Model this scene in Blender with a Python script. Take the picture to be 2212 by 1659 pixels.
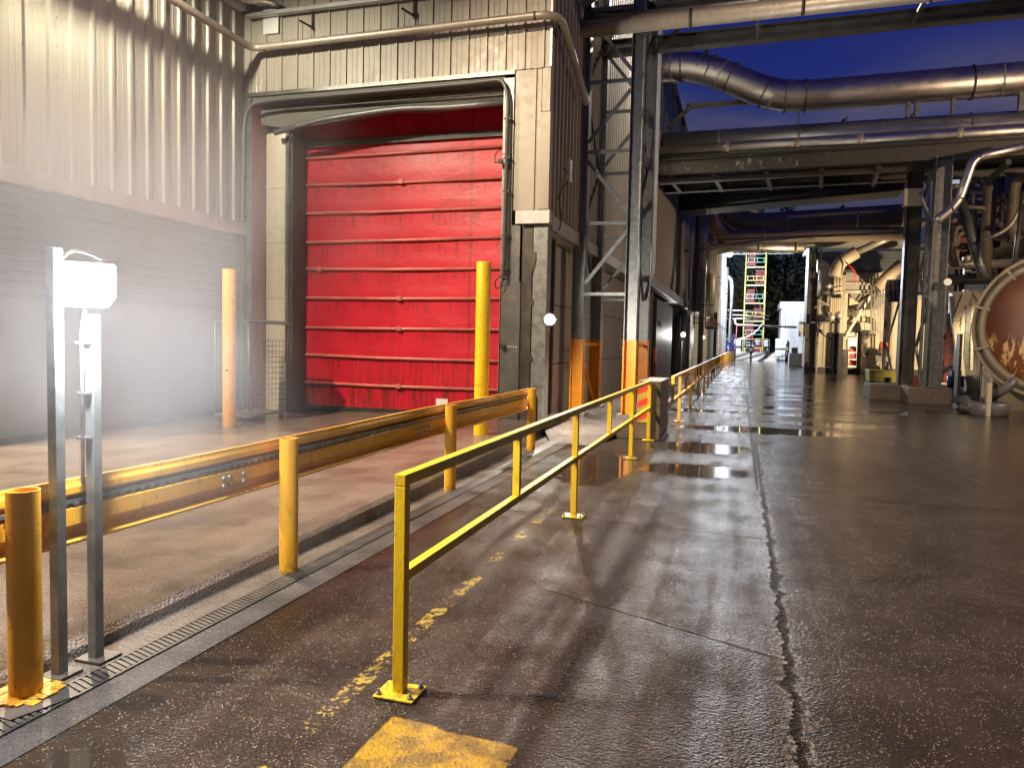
import bpy, bmesh, math, random
from mathutils import Vector, Matrix
R=math.radians; random.seed(7)
# ---------------------------------------------------------------- scene, camera, world, exposure
for o in list(bpy.data.objects): bpy.data.objects.remove(o)
SC=bpy.context.scene; COL=SC.collection
SC.render.engine='CYCLES'
SC.render.resolution_x=1024; SC.render.resolution_y=767
CAMH=1.65
cf=Vector((-0.28978,0.95541,-0.05670))
def cam_axes():
    yaw,pitch,roll=R(16.873038),R(-3.2503248),R(1.22)
    f=Vector((-math.sin(yaw)*math.cos(pitch),math.cos(yaw)*math.cos(pitch),math.sin(pitch)))
    r=Vector((math.cos(yaw),math.sin(yaw),0)); u=r.cross(f)
    c,s=math.cos(roll),math.sin(roll)
    return f,(c*r+s*u),(-s*r+c*u)
CF,CR,CU=cam_axes()
cam=bpy.data.cameras.new('camera'); camo=bpy.data.objects.new('camera',cam); COL.objects.link(camo)
cam.sensor_width=36; cam.lens=36*1620/2212; cam.clip_start=0.05; cam.clip_end=1000
m=Matrix((CR,CU,-CF)).transposed().to_4x4(); m.translation=Vector((0,0,CAMH)); camo.matrix_world=m
SC.camera=camo
def at(x,y,Y):      # a point at distance Y down the yard, measured from the photograph
    d=CF+CR*((x-1106)/1620)-CU*((y-829.5)/1620); t=Y/d.y
    return Vector((d.x*t,Y,CAMH+d.z*t))
vs=SC.view_settings; vs.view_transform='Standard'; vs.look='None'; vs.exposure=0.0; vs.gamma=1
SC.cycles.max_bounces=6; SC.cycles.diffuse_bounces=3; SC.cycles.glossy_bounces=3; SC.cycles.volume_bounces=0
SC.cycles.sample_clamp_indirect=3; SC.cycles.sample_clamp_direct=12; SC.cycles.blur_glossy=.6; SC.cycles.caustics_reflective=False
SC.cycles.caustics_refractive=False
# lamp powers in watts and the density of the added glow vapour
LP=dict(flood=260,roof=16000,far=50000,wall=1400,dock=5600,plant=4200,tank=700,plat=3000,road=2600,back=14500,cross=9000,glow_steam=.32)
W=bpy.data.worlds.new('World'); SC.world=W; W.use_nodes=True
# ---------------------------------------------------------------- node helper
class S:
    def __init__(s,nt,sock): s.nt=nt; s.s=sock
    def _m(s,op,o=None,rev=False,clamp=False):
        n=s.nt.nodes.new('ShaderNodeMath'); n.operation=op; n.use_clamp=clamp
        a,b=(s,o) if not rev else (o,s)
        for i,v in enumerate((a,b)):
            if v is None: continue
            if isinstance(v,S): s.nt.links.new(v.s,n.inputs[i])
            else: n.inputs[i].default_value=v
        return S(s.nt,n.outputs[0])
    def __add__(s,o): return s._m('ADD',o)
    def __radd__(s,o): return s._m('ADD',o)
    def __sub__(s,o): return s._m('SUBTRACT',o)
    def __rsub__(s,o): return s._m('SUBTRACT',o,True)
    def __mul__(s,o): return s._m('MULTIPLY',o)
    def __rmul__(s,o): return s._m('MULTIPLY',o)
    def abs(s): return s._m('ABSOLUTE')
    def mx(s,o): return s._m('MAXIMUM',o)
    def mn(s,o): return s._m('MINIMUM',o)
    def pw(s,o): return s._m('POWER',o)
    def fr(s): return s._m('FRACT')
    def step(s,a,b):           # smooth ramp a->b to 0..1
        n=s.nt.nodes.new('ShaderNodeMapRange'); n.interpolation_type='SMOOTHSTEP'
        s.nt.links.new(s.s,n.inputs[0]); n.inputs[1].default_value=a; n.inputs[2].default_value=b
        return S(s.nt,n.outputs[0])
    def rng(s,c,d,a=0.0,b=1.0):
        n=s.nt.nodes.new('ShaderNodeMapRange'); s.nt.links.new(s.s,n.inputs[0])
        n.inputs[1].default_value=a; n.inputs[2].default_value=b; n.inputs[3].default_value=c; n.inputs[4].default_value=d
        return S(s.nt,n.outputs[0])
class NT:
    def __init__(s,name):
        s.m=bpy.data.materials.new(name); s.m.use_nodes=True; s.nt=s.m.node_tree
        s.b=s.nt.nodes['Principled BSDF']
        s.tc=s.nt.nodes.new('ShaderNodeTexCoord')
    def xyz(s):
        n=s.nt.nodes.new('ShaderNodeSeparateXYZ'); g=s.nt.nodes.new('ShaderNodeNewGeometry')
        s.nt.links.new(g.outputs['Position'],n.inputs[0]); return [S(s.nt,o) for o in n.outputs]
    def pos(s,scale=(1,1,1)):
        g=s.nt.nodes.new('ShaderNodeNewGeometry'); n=s.nt.nodes.new('ShaderNodeMapping')
        n.inputs['Scale'].default_value=scale; s.nt.links.new(g.outputs['Position'],n.inputs[0]); return n.outputs[0]
    def noise(s,scale,detail=4,stretch=(1,1,1),rough=.6,dist=0):
        n=s.nt.nodes.new('ShaderNodeTexNoise'); n.inputs['Scale'].default_value=scale; n.inputs['Detail'].default_value=detail
        n.inputs['Roughness'].default_value=rough; n.inputs['Distortion'].default_value=dist
        s.nt.links.new(s.pos(stretch),n.inputs['Vector']); return S(s.nt,n.outputs[0])
    def vor(s,scale,stretch=(1,1,1),feat='F1'):
        n=s.nt.nodes.new('ShaderNodeTexVoronoi'); n.feature=feat; n.inputs['Scale'].default_value=scale
        s.nt.links.new(s.pos(stretch),n.inputs['Vector']); return S(s.nt,n.outputs[0])
    def mix(s,f,a,b):
        n=s.nt.nodes.new('ShaderNodeMix'); n.data_type='RGBA'
        if isinstance(f,S): s.nt.links.new(f.s,n.inputs[0])
        else: n.inputs[0].default_value=f
        for i,v in ((6,a),(7,b)):
            if isinstance(v,S): s.nt.links.new(v.s,n.inputs[i])
            else: n.inputs[i].default_value=(*v,1)
        return S(s.nt,n.outputs[2])
    def set(s,k,v):
        i=s.b.inputs[k]
        if isinstance(v,S): s.nt.links.new(v.s,i)
        elif isinstance(v,tuple): i.default_value=(*v,1)
        else: i.default_value=v
    def bump(s,h,dist=.01,strength=1,prev=None):
        n=s.nt.nodes.new('ShaderNodeBump'); n.inputs['Distance'].default_value=dist; n.inputs['Strength'].default_value=strength
        s.nt.links.new(h.s,n.inputs['Height'])
        if prev is not None: s.nt.links.new(prev.s,n.inputs['Normal'])
        s.nt.links.new(n.outputs[0],s.b.inputs['Normal']); return S(s.nt,n.outputs[0])
def simple(name,col,rough=.5,metal=0.,var=.25,nscale=3,bump=.002,dirt=(.05,.04,.03),dirtamt=.35,stretch=(1,1,.25),bscale=40,fine=True):
    t=NT(name)
    n1=t.noise(nscale,5,stretch); n2=t.noise(nscale*7,4)
    c=t.mix(n1.step(.3,.75),tuple(v*(1-var) for v in col),tuple(min(1,v*(1+var)) for v in col))
    c=t.mix((n2*n1).step(.25,.5)*dirtamt,c,dirt)
    t.set('Base Color',c); t.set('Roughness',(n2*.5+n1*.5).rng(max(.04,rough-.12),min(1,rough+.15),.3,.7)); t.set('Metallic',metal)
    if bump: t.bump(t.noise(bscale,3),bump,.6)
    return t.m
M={}; OFF={}
M['beige']=simple('beige_cladding_paint',(.35,.32,.27),.38,0,.10,1.2,.001,(.14,.11,.08),.13,(1,1,.15))
M['beige_warm']=simple('cream_cladding_paint',(.62,.56,.44),.45,0,.12,1.5,.001,(.16,.12,.08),.4,(1,1,.15))
M['white']=simple('white_paint',(.75,.76,.75),.45,0,.08,2,.001,(.3,.28,.25),.3)
M['greywall']=simple('grey_sheet_wall',(.12,.135,.15),.5,.0,.2,.8,.001,(.08,.07,.07),.4,(1,1,.2))
M['flash']=simple('grey_flashing_metal',(.42,.42,.42),.4,.5,.15,2,.001)
M['alu']=simple('stainless_cladding',(.60,.57,.54),.40,1.,.12,1.5,.0015,(.25,.2,.15),.4,(1,1,1),6)
M['alu_dull']=simple('dull_aluminium_lagging',(.42,.38,.33),.45,.45,.15,1.5,.002,(.18,.14,.1),.5,(1,1,1),6)
M['galv']=simple('galvanised_steel',(.22,.23,.23),.45,.6,.25,9,.001,(.12,.12,.12),.4,(1,1,1))
M['soot']=simple('sooty_dark_steel',(.035,.033,.03),.5,.3,.4,1.5,.002,(.1,.08,.06),.4,(.3,1,1))
M['header']=simple('grimy_header_sheet',(.13,.125,.11),.55,0,.2,1.5,.003)
M['pvc']=simple('dark_grey_conduit',(.12,.12,.125),.4,0,.15,3,.001)
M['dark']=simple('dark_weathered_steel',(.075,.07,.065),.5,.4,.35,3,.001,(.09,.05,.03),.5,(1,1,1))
M['black']=simple('black_rubber',(.02,.02,.02),.55,0,.3,4,.001)
M['concrete']=simple('cast_concrete',(.27,.25,.22),.8,0,.2,1.5,.006,(.10,.09,.08),.6,(1,1,.4),25)
M['dirtyconc']=simple('dirty_brown_concrete',(.15,.12,.095),.75,0,.3,1.5,.006,(.05,.04,.03),.7,(1,1,.4),25)
M['panel']=simple('smooth_concrete_panel',(.30,.28,.25),.6,0,.12,.8,.002,(.14,.12,.1),.5,(1,1,.2))
M['cream']=simple('cream_steel_paint',(.50,.43,.31),.45,0,.12,2,.001,(.3,.18,.08),.4)
M['tree']=simple('dark_conifer_foliage',(.016,.020,.013),.8,0,.4,1,0)
M['tree'].node_tree.nodes['Principled BSDF'].inputs['Specular IOR Level'].default_value=.05
M['grate']=simple('dirty_grate_steel',(.06,.057,.052),.5,.3,.35,8,.002)
M['bark']=simple('bark',(.06,.045,.035),.9,0,.3,4,.004)
M['rustred']=simple('red_oxide_paint',(.30,.05,.035),.5,0,.25,4,.001)
M['bluepl']=simple('blue_plastic',(.02,.025,.10),.4,0,.3,3,.004)
M['bluem']=simple('blue_machine_paint',(.02,.06,.16),.4,0,.2,4,0)
M['yelpl']=simple('yellow_plastic',(.55,.50,.05),.45,0,.15,4,.002)
M['fabric']=simple('white_wrap',(.65,.66,.70),.25,0,.25,6,.03,(.2,.2,.22),.4,(1,1,1),5)
M['redpt']=simple('red_scaffold_paint',(.36,.045,.04),.5,0,.15)
M['grnpt']=simple('green_scaffold_paint',(.13,.36,.28),.5,0,.15)
M['yelpt']=simple('yellow_scaffold_paint',(.55,.48,.12),.5,0,.15)
M['hose']=simple('grey_ribbed_hose',(.09,.09,.09),.5,0,.2,6,.002)
def yellow(name,col,chip):
    t=NT(name); n1=t.noise(5,5); n2=t.noise(38,5,(1,1,.6)); z=t.xyz()[2]
    c=t.mix(n1.step(.3,.7),tuple(v*.86 for v in col),col)
    c=t.mix((t.noise(16,4,(1,1,.4))).step(.56,.66)*.35,c,(.30,.13,.02))
    c=t.mix(n2.step(chip,chip+.03),c,(.06,.035,.02))
    c=t.mix(z.rng(1,0,0,.12).mx(0)*n2.step(.35,.6)*.7,c,(.07,.04,.02))
    t.set('Base Color',c); t.set('Roughness',n2.rng(.32,.55,.3,.7)); t.bump(t.noise(70,3),.003,.7); return t.m
M['yellow']=yellow('yellow_railing_paint',(.88,.61,.015),.69)
M['yellow2']=yellow('yellow_barrier_paint',(.82,.42,.03),.68)
M['orange']=yellow('orange_column_guard_paint',(.92,.35,.006),.72)
def emit(name,col,st):
    t=NT(name); t.set('Base Color',(.8,.8,.8)); t.set('Emission Color',col); t.set('Emission Strength',st); return t.m
M['lamp_w']=emit('lit_lamp_lens',(1,.97,.9),14); M['lamp_b']=emit('lit_bulkhead_lens',(1,.92,.80),25); M['lamp_c']=emit('lit_cool_lens',(.82,.88,1),60)
def redcurtain():
    t=NT('red_door_fabric'); x,y,z=t.xyz()
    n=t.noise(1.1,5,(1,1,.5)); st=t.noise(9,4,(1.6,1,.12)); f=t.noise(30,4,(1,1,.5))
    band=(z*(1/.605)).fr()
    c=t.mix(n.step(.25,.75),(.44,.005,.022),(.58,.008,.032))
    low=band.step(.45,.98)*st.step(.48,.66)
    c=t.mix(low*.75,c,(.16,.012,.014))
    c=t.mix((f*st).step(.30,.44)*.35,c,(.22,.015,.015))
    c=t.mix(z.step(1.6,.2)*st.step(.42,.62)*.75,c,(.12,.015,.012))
    px=x+5.32; seam=px.abs()._m('LESS_THAN',.03)
    c=t.mix(seam*.55,c,(.2,.01,.01))
    seam2=((x+7.05).abs())._m('LESS_THAN',.06); c=t.mix(seam2*.18,c,(.2,.01,.01))
    t.set('Base Color',c); t.set('Roughness',n.rng(.35,.5)); t.bump(t.noise(2.2,3,(1,1,1.5)),.02,.5); return t.m
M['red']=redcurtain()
def diamond():
    t=NT('diamond_tread_plate'); x,y,z=t.xyz()
    a=(x*28+z*28).fr(); b=(x*28-z*28).fr()
    h=(a-.5).abs().step(.28,.12)*(b-.5).abs().step(.5,.2)
    t.set('Base Color',t.mix(t.noise(3,4).step(.3,.7),(.20,.20,.19),(.30,.30,.29))); t.set('Metallic',.85); t.set('Roughness',.34)
    t.bump(h,.006,1); return t.m
M['diamond']=diamond()
def rust():
    t=NT('rusty_tank_head_paint'); x,y,z=t.xyz()
    st=t.noise(4.5,6,(2.2,1,.5),.65); n=t.noise(1.3,4); f=t.noise(14,4,(1,1,.35))
    c=t.mix(n.step(.3,.7),(.11,.036,.02),(.19,.062,.03))
    c=t.mix(z.step(2.0,.7)*.6,c,(.40,.16,.04))
    peel=(st+f*.25).step(.635,.66)*z.step(2.25,1.75)*z.step(.35,1.0)
    c=t.mix(peel,c,(.78,.52,.22)); c=t.mix(z.step(1.2,.5)*f.step(.4,.6)*.8,c,(.10,.055,.02))
    t.set('Base Color',c); t.set('Roughness',.42); t.bump(f,.006,.5); return t.m
M['tankrust']=rust()
def stained():
    t=NT('stained_dark_beam'); n=t.noise(8,6,(1,1,.3),.7); x,y,z=t.xyz()
    c=t.mix((n+t.noise(2,3)*.3).step(.72,.80)*x.step(3.5,1.0),(.07,.065,.055),(.42,.38,.32))
    t.set('Base Color',c); t.set('Roughness',.55); t.set('Metallic',.2); return t.m
M['stain']=stained()
# -------- wet ground
def ground(kind):
    t=NT('wet_'+kind); x,y,z=t.xyz()
    big=t.noise(.35,4); mid=t.noise(2.2,5); fine=t.noise(70,3,(1,1,1),.6); grit=t.vor(62)
    jit=t.noise(3.2,6,(1,1,1),.7)-.5; jf=t.noise(24,3)-.5
    if kind=='road':
        c=t.mix(mid.step(.3,.7),(.019,.014,.0105),(.040,.030,.023))
        c=t.mix(big.step(.35,.7)*.5,c,(.046,.035,.028))
        trk=t.noise(1,4,(4.5,.22,1)); c=t.mix(trk.step(.54,.68)*.35,c,(.022,.016,.012)); rough0=trk.step(.40,.60)
    elif kind=='dock':
        c=t.mix(mid.step(.3,.7),(.15,.12,.10),(.23,.19,.165)); c=t.mix(big.step(.5,.7)*.5,c,(.09,.075,.065))
    else:
        c=t.mix(mid.step(.3,.7),(.12,.105,.095),(.20,.178,.16))
    c=t.mix(t.vor(62).step(.27,.15)*t.noise(14,2).step(.44,.56)*big.step(.22,.50),c,(.30,.26,.20)); c=t.mix(t.vor(40,(1.1,.9,1)).step(.22,.12)*.5,c,(.012,.010,.008))          # pale grit doubling as painted wet glints, then dark specks
    c=t.mix((fine*mid).step(.30,.42)*.35,c,(.04,.035,.03))
    rough=(mid*.6+fine*.4).rng(.08,.19,.35,.65)
    hb=grit*-.9+fine*1.1+t.noise(30,3)*.5
    hs=S(t.nt,t.nt.nodes.new('ShaderNodeValue').outputs[0]); hs.s.default_value=1
    if kind=='road':
        # standing water: broad film down the yard plus separate puddles
        w=(t.noise(.5,5,(.55,1.6,1),.6)).step(.50,.60)*y.step(9.5,17)*x.step(4.5,1.5)
        def pud(cx,cy,rx,ry):
            d=((x-cx)*(1/rx)).pw(2)+((y-cy)*(1/ry)).pw(2)+(jit*1.6)+(big-.5)*1.2
            return d.step(1.25,.60)
        px=pud(-.55,10.1,.85,.62).mx(pud(-.6,12.4,.95,.75)).mx(pud(3.9,21.5,.9,.7)).mx(pud(-2.35,1.9,.32,.5)).mx(pud(-1.75,9.9,.5,1.6)).mx(pud(.6,15.5,1.6,.7))
        slab=x.step(.28,.36)
        px=px*(1-slab*y.step(14,13))
        film=w.mx(px)
        rough=rough*(1.25-rough0*.45)
        smooth=(x.step(.2,.5))*.58+y.step(10,16)*.35+x.step(-2.2,-2.55)*.5
        rough=rough*(1-(smooth.mn(.8))*.55)
        rough=rough*(1-film)+film*.035
        hs=(1-film)*(1-smooth.mn(.75))
        c=t.mix(film*.45,c,(.03,.026,.024))
        # joints and the long ragged crack
        jw=t.noise(5,5,(1,1,1),.7)
        wv=(jw-.5).mx(0)*.22+.012
        d1=(x-.30-jit*.16-jf*.05).abs()-wv; cr=d1.step(.012,-.004)*y.step(13.6,13.2)
        ch=(d1.step(.07,.012))*jf.step(-.05,.12)*y.step(13.6,13.2)
        d2=(y-8.78-jit*.05-(x*.055)).abs(); cr=cr.mx(d2.step(.022,.008)*x.step(.25,.3))
        d3=(y-6.85-jit*.04+(x+1)*.1).abs(); cr=cr.mx(d3.step(.016,.005)*x.step(.3,.25)*.8)
        d4=(y-4.7-jit*.05+(x+1)*.45).abs(); cr=cr.mx(d4.step(.02,.004)*x.step(.3,.2)*x.step(-1.4,-1.0)*.6)
        yj=((y-12.9)*(1/5.2)).fr(); cr=cr.mx((yj-.5).abs().step(.4945,.498)*y.step(13,13.4)*.7)
        xj=(x-2.9-jit*.05).abs().mn((x-.25-jit*.04).abs()); cr=cr.mx(xj.step(.018,.006)*y.step(8.9,9.1)*.6)
        c=t.mix(ch*.55,c,(.30,.27,.24)); c=t.mix(cr,c,(.010,.009,.008)); rough=rough*(1-cr*.8)
        # worn yellow walkway line and crossing patch
        wear=(t.noise(9,6,(1,1,1),.75)*.6+t.noise(34,4)*.4)
        yl=(x+1.68+(y-2.4)*.013).abs().step(.055,.040)*y.step(8.2,6.0)*y.step(.5,.8)
        c=t.mix(yl*(wear+jit*.5).step(.525,.585),c,(.40,.29,.05))
        pat=(x+1.41+jit*.04).step(0,.015)*(x+.80+jit*.05).step(.0,-.015)*(y-2.89-jit*.10+(x+1.1)*.12).step(.01,-.01)
        pcol=t.mix(t.noise(7,5).step(.4,.6),(.45,.27,.03),(.22,.14,.04))
        c=t.mix(pat*wear.step(.36,.44),c,pcol)
        hb=hb-cr*6.0+ch*.8
    elif kind=='dock':
        f=t.noise(1.0,4,(1,1.6,1)).step(.5,.65)
        rough=rough*(1-f*.35); c=t.mix(f*.4,c,(.06,.055,.05)); 
        hb=hb+t.noise(14,3,(.25,2.2,1))*.8
        e=(x+3.42+jf*.03).abs().step(.010,.003); c=t.mix(e*.6,c,(.03,.03,.03))
    t.set('Base Color',c); t.set('Roughness',rough); t.set('Specular IOR Level',.5)
    hbm=hb*hs if kind=='road' else hb
    p=t.bump(hbm,.008 if kind=='road' else .012,1.0)
    if kind=='road':
        t.bump(t.noise(3.0,3,(.35,2.2,1))*(1-px)*y.step(9,22),.008,.5,p)
    return t.m
M['road']=ground('road'); M['dock']=ground('dock'); M['strip']=ground('strip')
# ---------------------------------------------------------------- geometry helpers
class MB:
    def __init__(s): s.bm=bmesh.new()
    def box(s,x0,x1,y0,y1,z0,z1):
        v=[s.bm.verts.new((x,y,z)) for x in (x0,x1) for y in (y0,y1) for z in (z0,z1)]
        for f in ((0,1,3,2),(4,6,7,5),(0,4,5,1),(2,3,7,6),(0,2,6,4),(1,5,7,3)): s.bm.faces.new([v[i] for i in f])
        return s
    def cbox(s,c,sz): return s.box(c[0]-sz[0]/2,c[0]+sz[0]/2,c[1]-sz[1]/2,c[1]+sz[1]/2,c[2]-sz[2]/2,c[2]+sz[2]/2)
    def beam(s,p,q,w,h,up=(0,0,1)):
        p,q=Vector(p),Vector(q); d=(q-p).normalized(); up=Vector(up)
        if abs(d.dot(up))>.99: up=Vector((0,1,0))
        a=d.cross(up).normalized(); b=a.cross(d)
        v=[s.bm.verts.new(e+a*(i*w/2)+b*(j*h/2)) for e in (p,q) for i,j in ((-1,-1),(1,-1),(1,1),(-1,1))]
        for f in ((0,3,2,1),(4,5,6,7),(0,1,5,4),(1,2,6,5),(2,3,7,6),(3,0,4,7)): s.bm.faces.new([v[i] for i in f])
        return s
    def ibeam(s,p,q,w,h,t=.02,up=(0,0,1)):   # flanges at +-h/2 along up, web between
        p,q=Vector(p),Vector(q); d=(q-p).normalized(); up=Vector(up)
        if abs(d.dot(up))>.99: up=Vector((0,1,0))
        a=d.cross(up).normalized(); b=a.cross(d)
        for k in (-1,1): s.beam(p+b*k*(h-t)/2,q+b*k*(h-t)/2,w,t,up)
        s.beam(p,q,t*.7,h-2*t-.002,up); return s
    def tube(s,pts,r,seg=14,caps=True,hollow=False):
        pts=[Vector(p) for p in pts]; rings=[]; n=len(pts)
        t0=(pts[1]-pts[0]).normalized(); ref=Vector((0,0,1)) if abs(t0.z)<.9 else Vector((1,0,0))
        a=t0.cross(ref).normalized()
        for i,p in enumerate(pts):
            if i==0: t=(pts[1]-p)
            elif i==n-1: t=(p-pts[i-1])
            else: t=((pts[i+1]-p).normalized()+(p-pts[i-1]).normalized())
            t.normalize(); a=(a-t*a.dot(t)).normalized(); b=t.cross(a)
            rr=r[i] if isinstance(r,(list,tuple)) else r
            rings.append([s.bm.verts.new(p+(a*math.cos(k*2*math.pi/seg)+b*math.sin(k*2*math.pi/seg))*rr) for k in range(seg)])
        for i in range(n-1):
            for k in range(seg):
                f=s.bm.faces.new((rings[i][k],rings[i][(k+1)%seg],rings[i+1][(k+1)%seg],rings[i+1][k])); f.smooth=True
        if caps: s.bm.faces.new(rings[0][::-1]); s.bm.faces.new(rings[-1])
        return s
    def bent(s,pts,r,rad,seg=14,n=6,caps=True): return s.tube(rounded(pts,rad,n),r,seg,caps)
    def poly(s,loop,ext):                      # extrude a planar loop by vector
        ext=Vector(ext); a=[s.bm.verts.new(p) for p in loop]; b=[s.bm.verts.new(Vector(p)+ext) for p in loop]
        s.bm.faces.new(a[::-1]); s.bm.faces.new(b); n=len(a)
        for i in range(n): s.bm.faces.new((a[i],a[(i+1)%n],b[(i+1)%n],b[i]))
        return s
    def sheet(s,prof,z0,z1,axis,base,sgn):     # vertical sheet: profile of (u, outwards)
        rows=[]
        for z in (z0,z1):
            rows.append([s.bm.verts.new((base+sgn*d,u,z) if axis=='Y' else (u,base+sgn*d,z)) for u,d in prof])
        for i in range(len(prof)-1): s.bm.faces.new((rows[0][i],rows[0][i+1],rows[1][i+1],rows[1][i]))
        return s
    def hsheet(s,prof,u0,u1,axis,base,sgn):    # horizontal ribs: profile of (z, outwards)
        rows=[]
        for u in (u0,u1):
            rows.append([s.bm.verts.new((base+sgn*d,u,z) if axis=='Y' else (u,base+sgn*d,z)) for z,d in prof])
        for i in range(len(prof)-1): s.bm.faces.new((rows[0][i],rows[0][i+1],rows[1][i+1],rows[1][i]))
        return s
    def ball(s,c,r,seg=10):
        bmesh.ops.create_uvsphere(s.bm,u_segments=seg,v_segments=max(5,seg//2+1),radius=r,matrix=Matrix.Translation(c)); return s
    def lathe(s,c,axis,prof,seg=32):           # prof: (distance along axis, radius)
        c=Vector(c); ax=Vector(axis).normalized(); ref=Vector((0,0,1)) if abs(ax.z)<.9 else Vector((1,0,0))
        a=ax.cross(ref).normalized(); b=ax.cross(a); rings=[]
        for d,r in prof:
            rings.append([s.bm.verts.new(c+ax*d+(a*math.cos(k*2*math.pi/seg)+b*math.sin(k*2*math.pi/seg))*max(r,.0005)) for k in range(seg)])
        for i in range(len(prof)-1):
            for k in range(seg):
                f=s.bm.faces.new((rings[i][k],rings[i][(k+1)%seg],rings[i+1][(k+1)%seg],rings[i+1][k])); f.smooth=True
        return s
    def build(s,name,mat,parent=None,bevel=0,solid=0):
        bm=s.bm
        if parent is not None:
            off=OFF.get(parent.name,(0,0,0))
            bmesh.ops.translate(bm,verts=bm.verts,vec=-Vector(off))
        bmesh.ops.recalc_face_normals(bm,faces=bm.faces)
        me=bpy.data.meshes.new(name); bm.to_mesh(me); bm.free()
        me.materials.append(M[mat] if isinstance(mat,str) else mat)
        o=bpy.data.objects.new(name,me); COL.objects.link(o)
        if parent is not None: o.parent=parent; OFF[o.name]=tuple(off)
        if bevel:
            b=o.modifiers.new('bevel','BEVEL'); b.width=bevel; b.segments=2; b.limit_method='ANGLE'; b.angle_limit=R(40)
        if solid:
            b=o.modifiers.new('solid','SOLIDIFY'); b.thickness=solid; b.offset=0
        return o
def rounded(pts,rad,n=6):
    pts=[Vector(p) for p in pts]; out=[pts[0]]
    for i in range(1,len(pts)-1):
        a,b,c=pts[i-1],pts[i],pts[i+1]; d1=(a-b); d2=(c-b); r=min(rad,d1.length*.49,d2.length*.49)
        p=b+d1.normalized()*r; q=b+d2.normalized()*r
        for k in range(n+1):
            t=k/n; out.append(p*(1-t)**2+b*2*t*(1-t)+q*t*t)
    out.append(pts[-1]); return out
def thing(name,label,cat,loc=(0,0,0),group=None):
    o=bpy.data.objects.new(name,None); COL.objects.link(o); o.location=loc; o.empty_display_size=.2
    o['label']=label; o['category']=cat; OFF[o.name]=tuple(loc)
    if group: o['group']=group
    return o
def tag(o,label,cat,group=None):
    o['label']=label; o['category']=cat
    if group: o['group']=group
    return o
def struct(o,kind='structure'): o['kind']=kind; return o
def copy_tree(o,loc,label,parent=None):
    c=o.copy(); COL.objects.link(c)
    if parent is None: c.location=loc; c['label']=label
    else: c.parent=parent
    for ch in list(o.children): copy_tree(ch,None,None,c)
    return c
def prof(u0,u1,pitch,w,h,start=0,slope=.02,minor=0):   # trapezoid ribs
    p=[(u0,0)]; u=u0+start
    while u+w+2*slope<u1:
        if u>u0: p+=[(u,0),(u+slope,h),(u+slope+w,h),(u+2*slope+w,0)]
        if minor:
            for k in (1,2):
                c=u+2*slope+w+(pitch-w-2*slope)*k/3
                if c+.02<u1: p+=[(c-.015,0),(c-.005,minor),(c+.005,minor),(c+.015,0)]
        u+=pitch
    return p+[(u1,0)]
def point(name,loc,power,col,r=.05,parent=None,spot=None,aim=None,blend=.5):
    l=bpy.data.lights.new(name,'SPOT' if spot else 'POINT'); l.energy=power; l.color=col; l.shadow_soft_size=r
    if spot: l.spot_size=R(spot); l.spot_blend=blend
    o=bpy.data.objects.new(name,l); COL.objects.link(o); o.location=loc
    if aim is not None: o.rotation_euler=(Vector(aim)-Vector(loc)).to_track_quat('-Z','Y').to_euler()
    if parent is not None:
        o.parent=parent; o.location=Vector(loc)-Vector(OFF[parent.name])
    return o
# ---------------------------------------------------------------- dusk sky
def world():
    nt=W.node_tree; bg=nt.nodes['Background']
    sky=nt.nodes.new('ShaderNodeTexSky'); sky.sky_type='NISHITA'; sky.sun_disc=False
    sky.sun_elevation=R(3.0); sky.sun_rotation=R(200); sky.air_density=1.6; sky.ozone_density=6; sky.dust_density=.3
    tc=nt.nodes.new('ShaderNodeTexCoord'); mp=nt.nodes.new('ShaderNodeMapping'); mp.inputs['Scale'].default_value=(1.6,1.6,5)
    nt.links.new(tc.outputs['Generated'],mp.inputs[0])
    n=nt.nodes.new('ShaderNodeTexNoise'); n.inputs['Scale'].default_value=1.7; n.inputs['Detail'].default_value=6
    nt.links.new(mp.outputs[0],n.inputs[0]); f=S(nt,n.outputs[0])
    sp=nt.nodes.new('ShaderNodeSeparateXYZ'); nt.links.new(tc.outputs['Generated'],sp.inputs[0]); z=S(nt,sp.outputs[2])
    hs=nt.nodes.new('ShaderNodeHueSaturation'); hs.inputs['Hue'].default_value=.545; hs.inputs['Saturation'].default_value=1.0
    nt.links.new(sky.outputs[0],hs.inputs['Color'])
    dk=nt.nodes.new('ShaderNodeMix'); dk.data_type='RGBA'; dk.blend_type='MULTIPLY'; dk.inputs[0].default_value=1
    nt.links.new(hs.outputs[0],dk.inputs[6]); dk.inputs[7].default_value=(.95,.86,1.0,1)
    mx=nt.nodes.new('ShaderNodeMix'); mx.data_type='RGBA'
    cl=f.step(.33,.52)*z.step(.12,.22)*z.step(.36,.26)*.75
    nt.links.new(cl.s,mx.inputs[0]); nt.links.new(dk.outputs[2],mx.inputs[6]); mx.inputs[7].default_value=(.95,.82,1.05,1)
    g=nt.nodes.new('ShaderNodeVectorMath'); g.operation='SCALE'; nt.links.new(mx.outputs[2],g.inputs[0]); gz=z.step(-.05,.28)*.65+.35; nt.links.new(gz.s,g.inputs['Scale'])
    nt.links.new(g.outputs[0],bg.inputs[0]); bg.inputs[1].default_value=.12
world()
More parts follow.
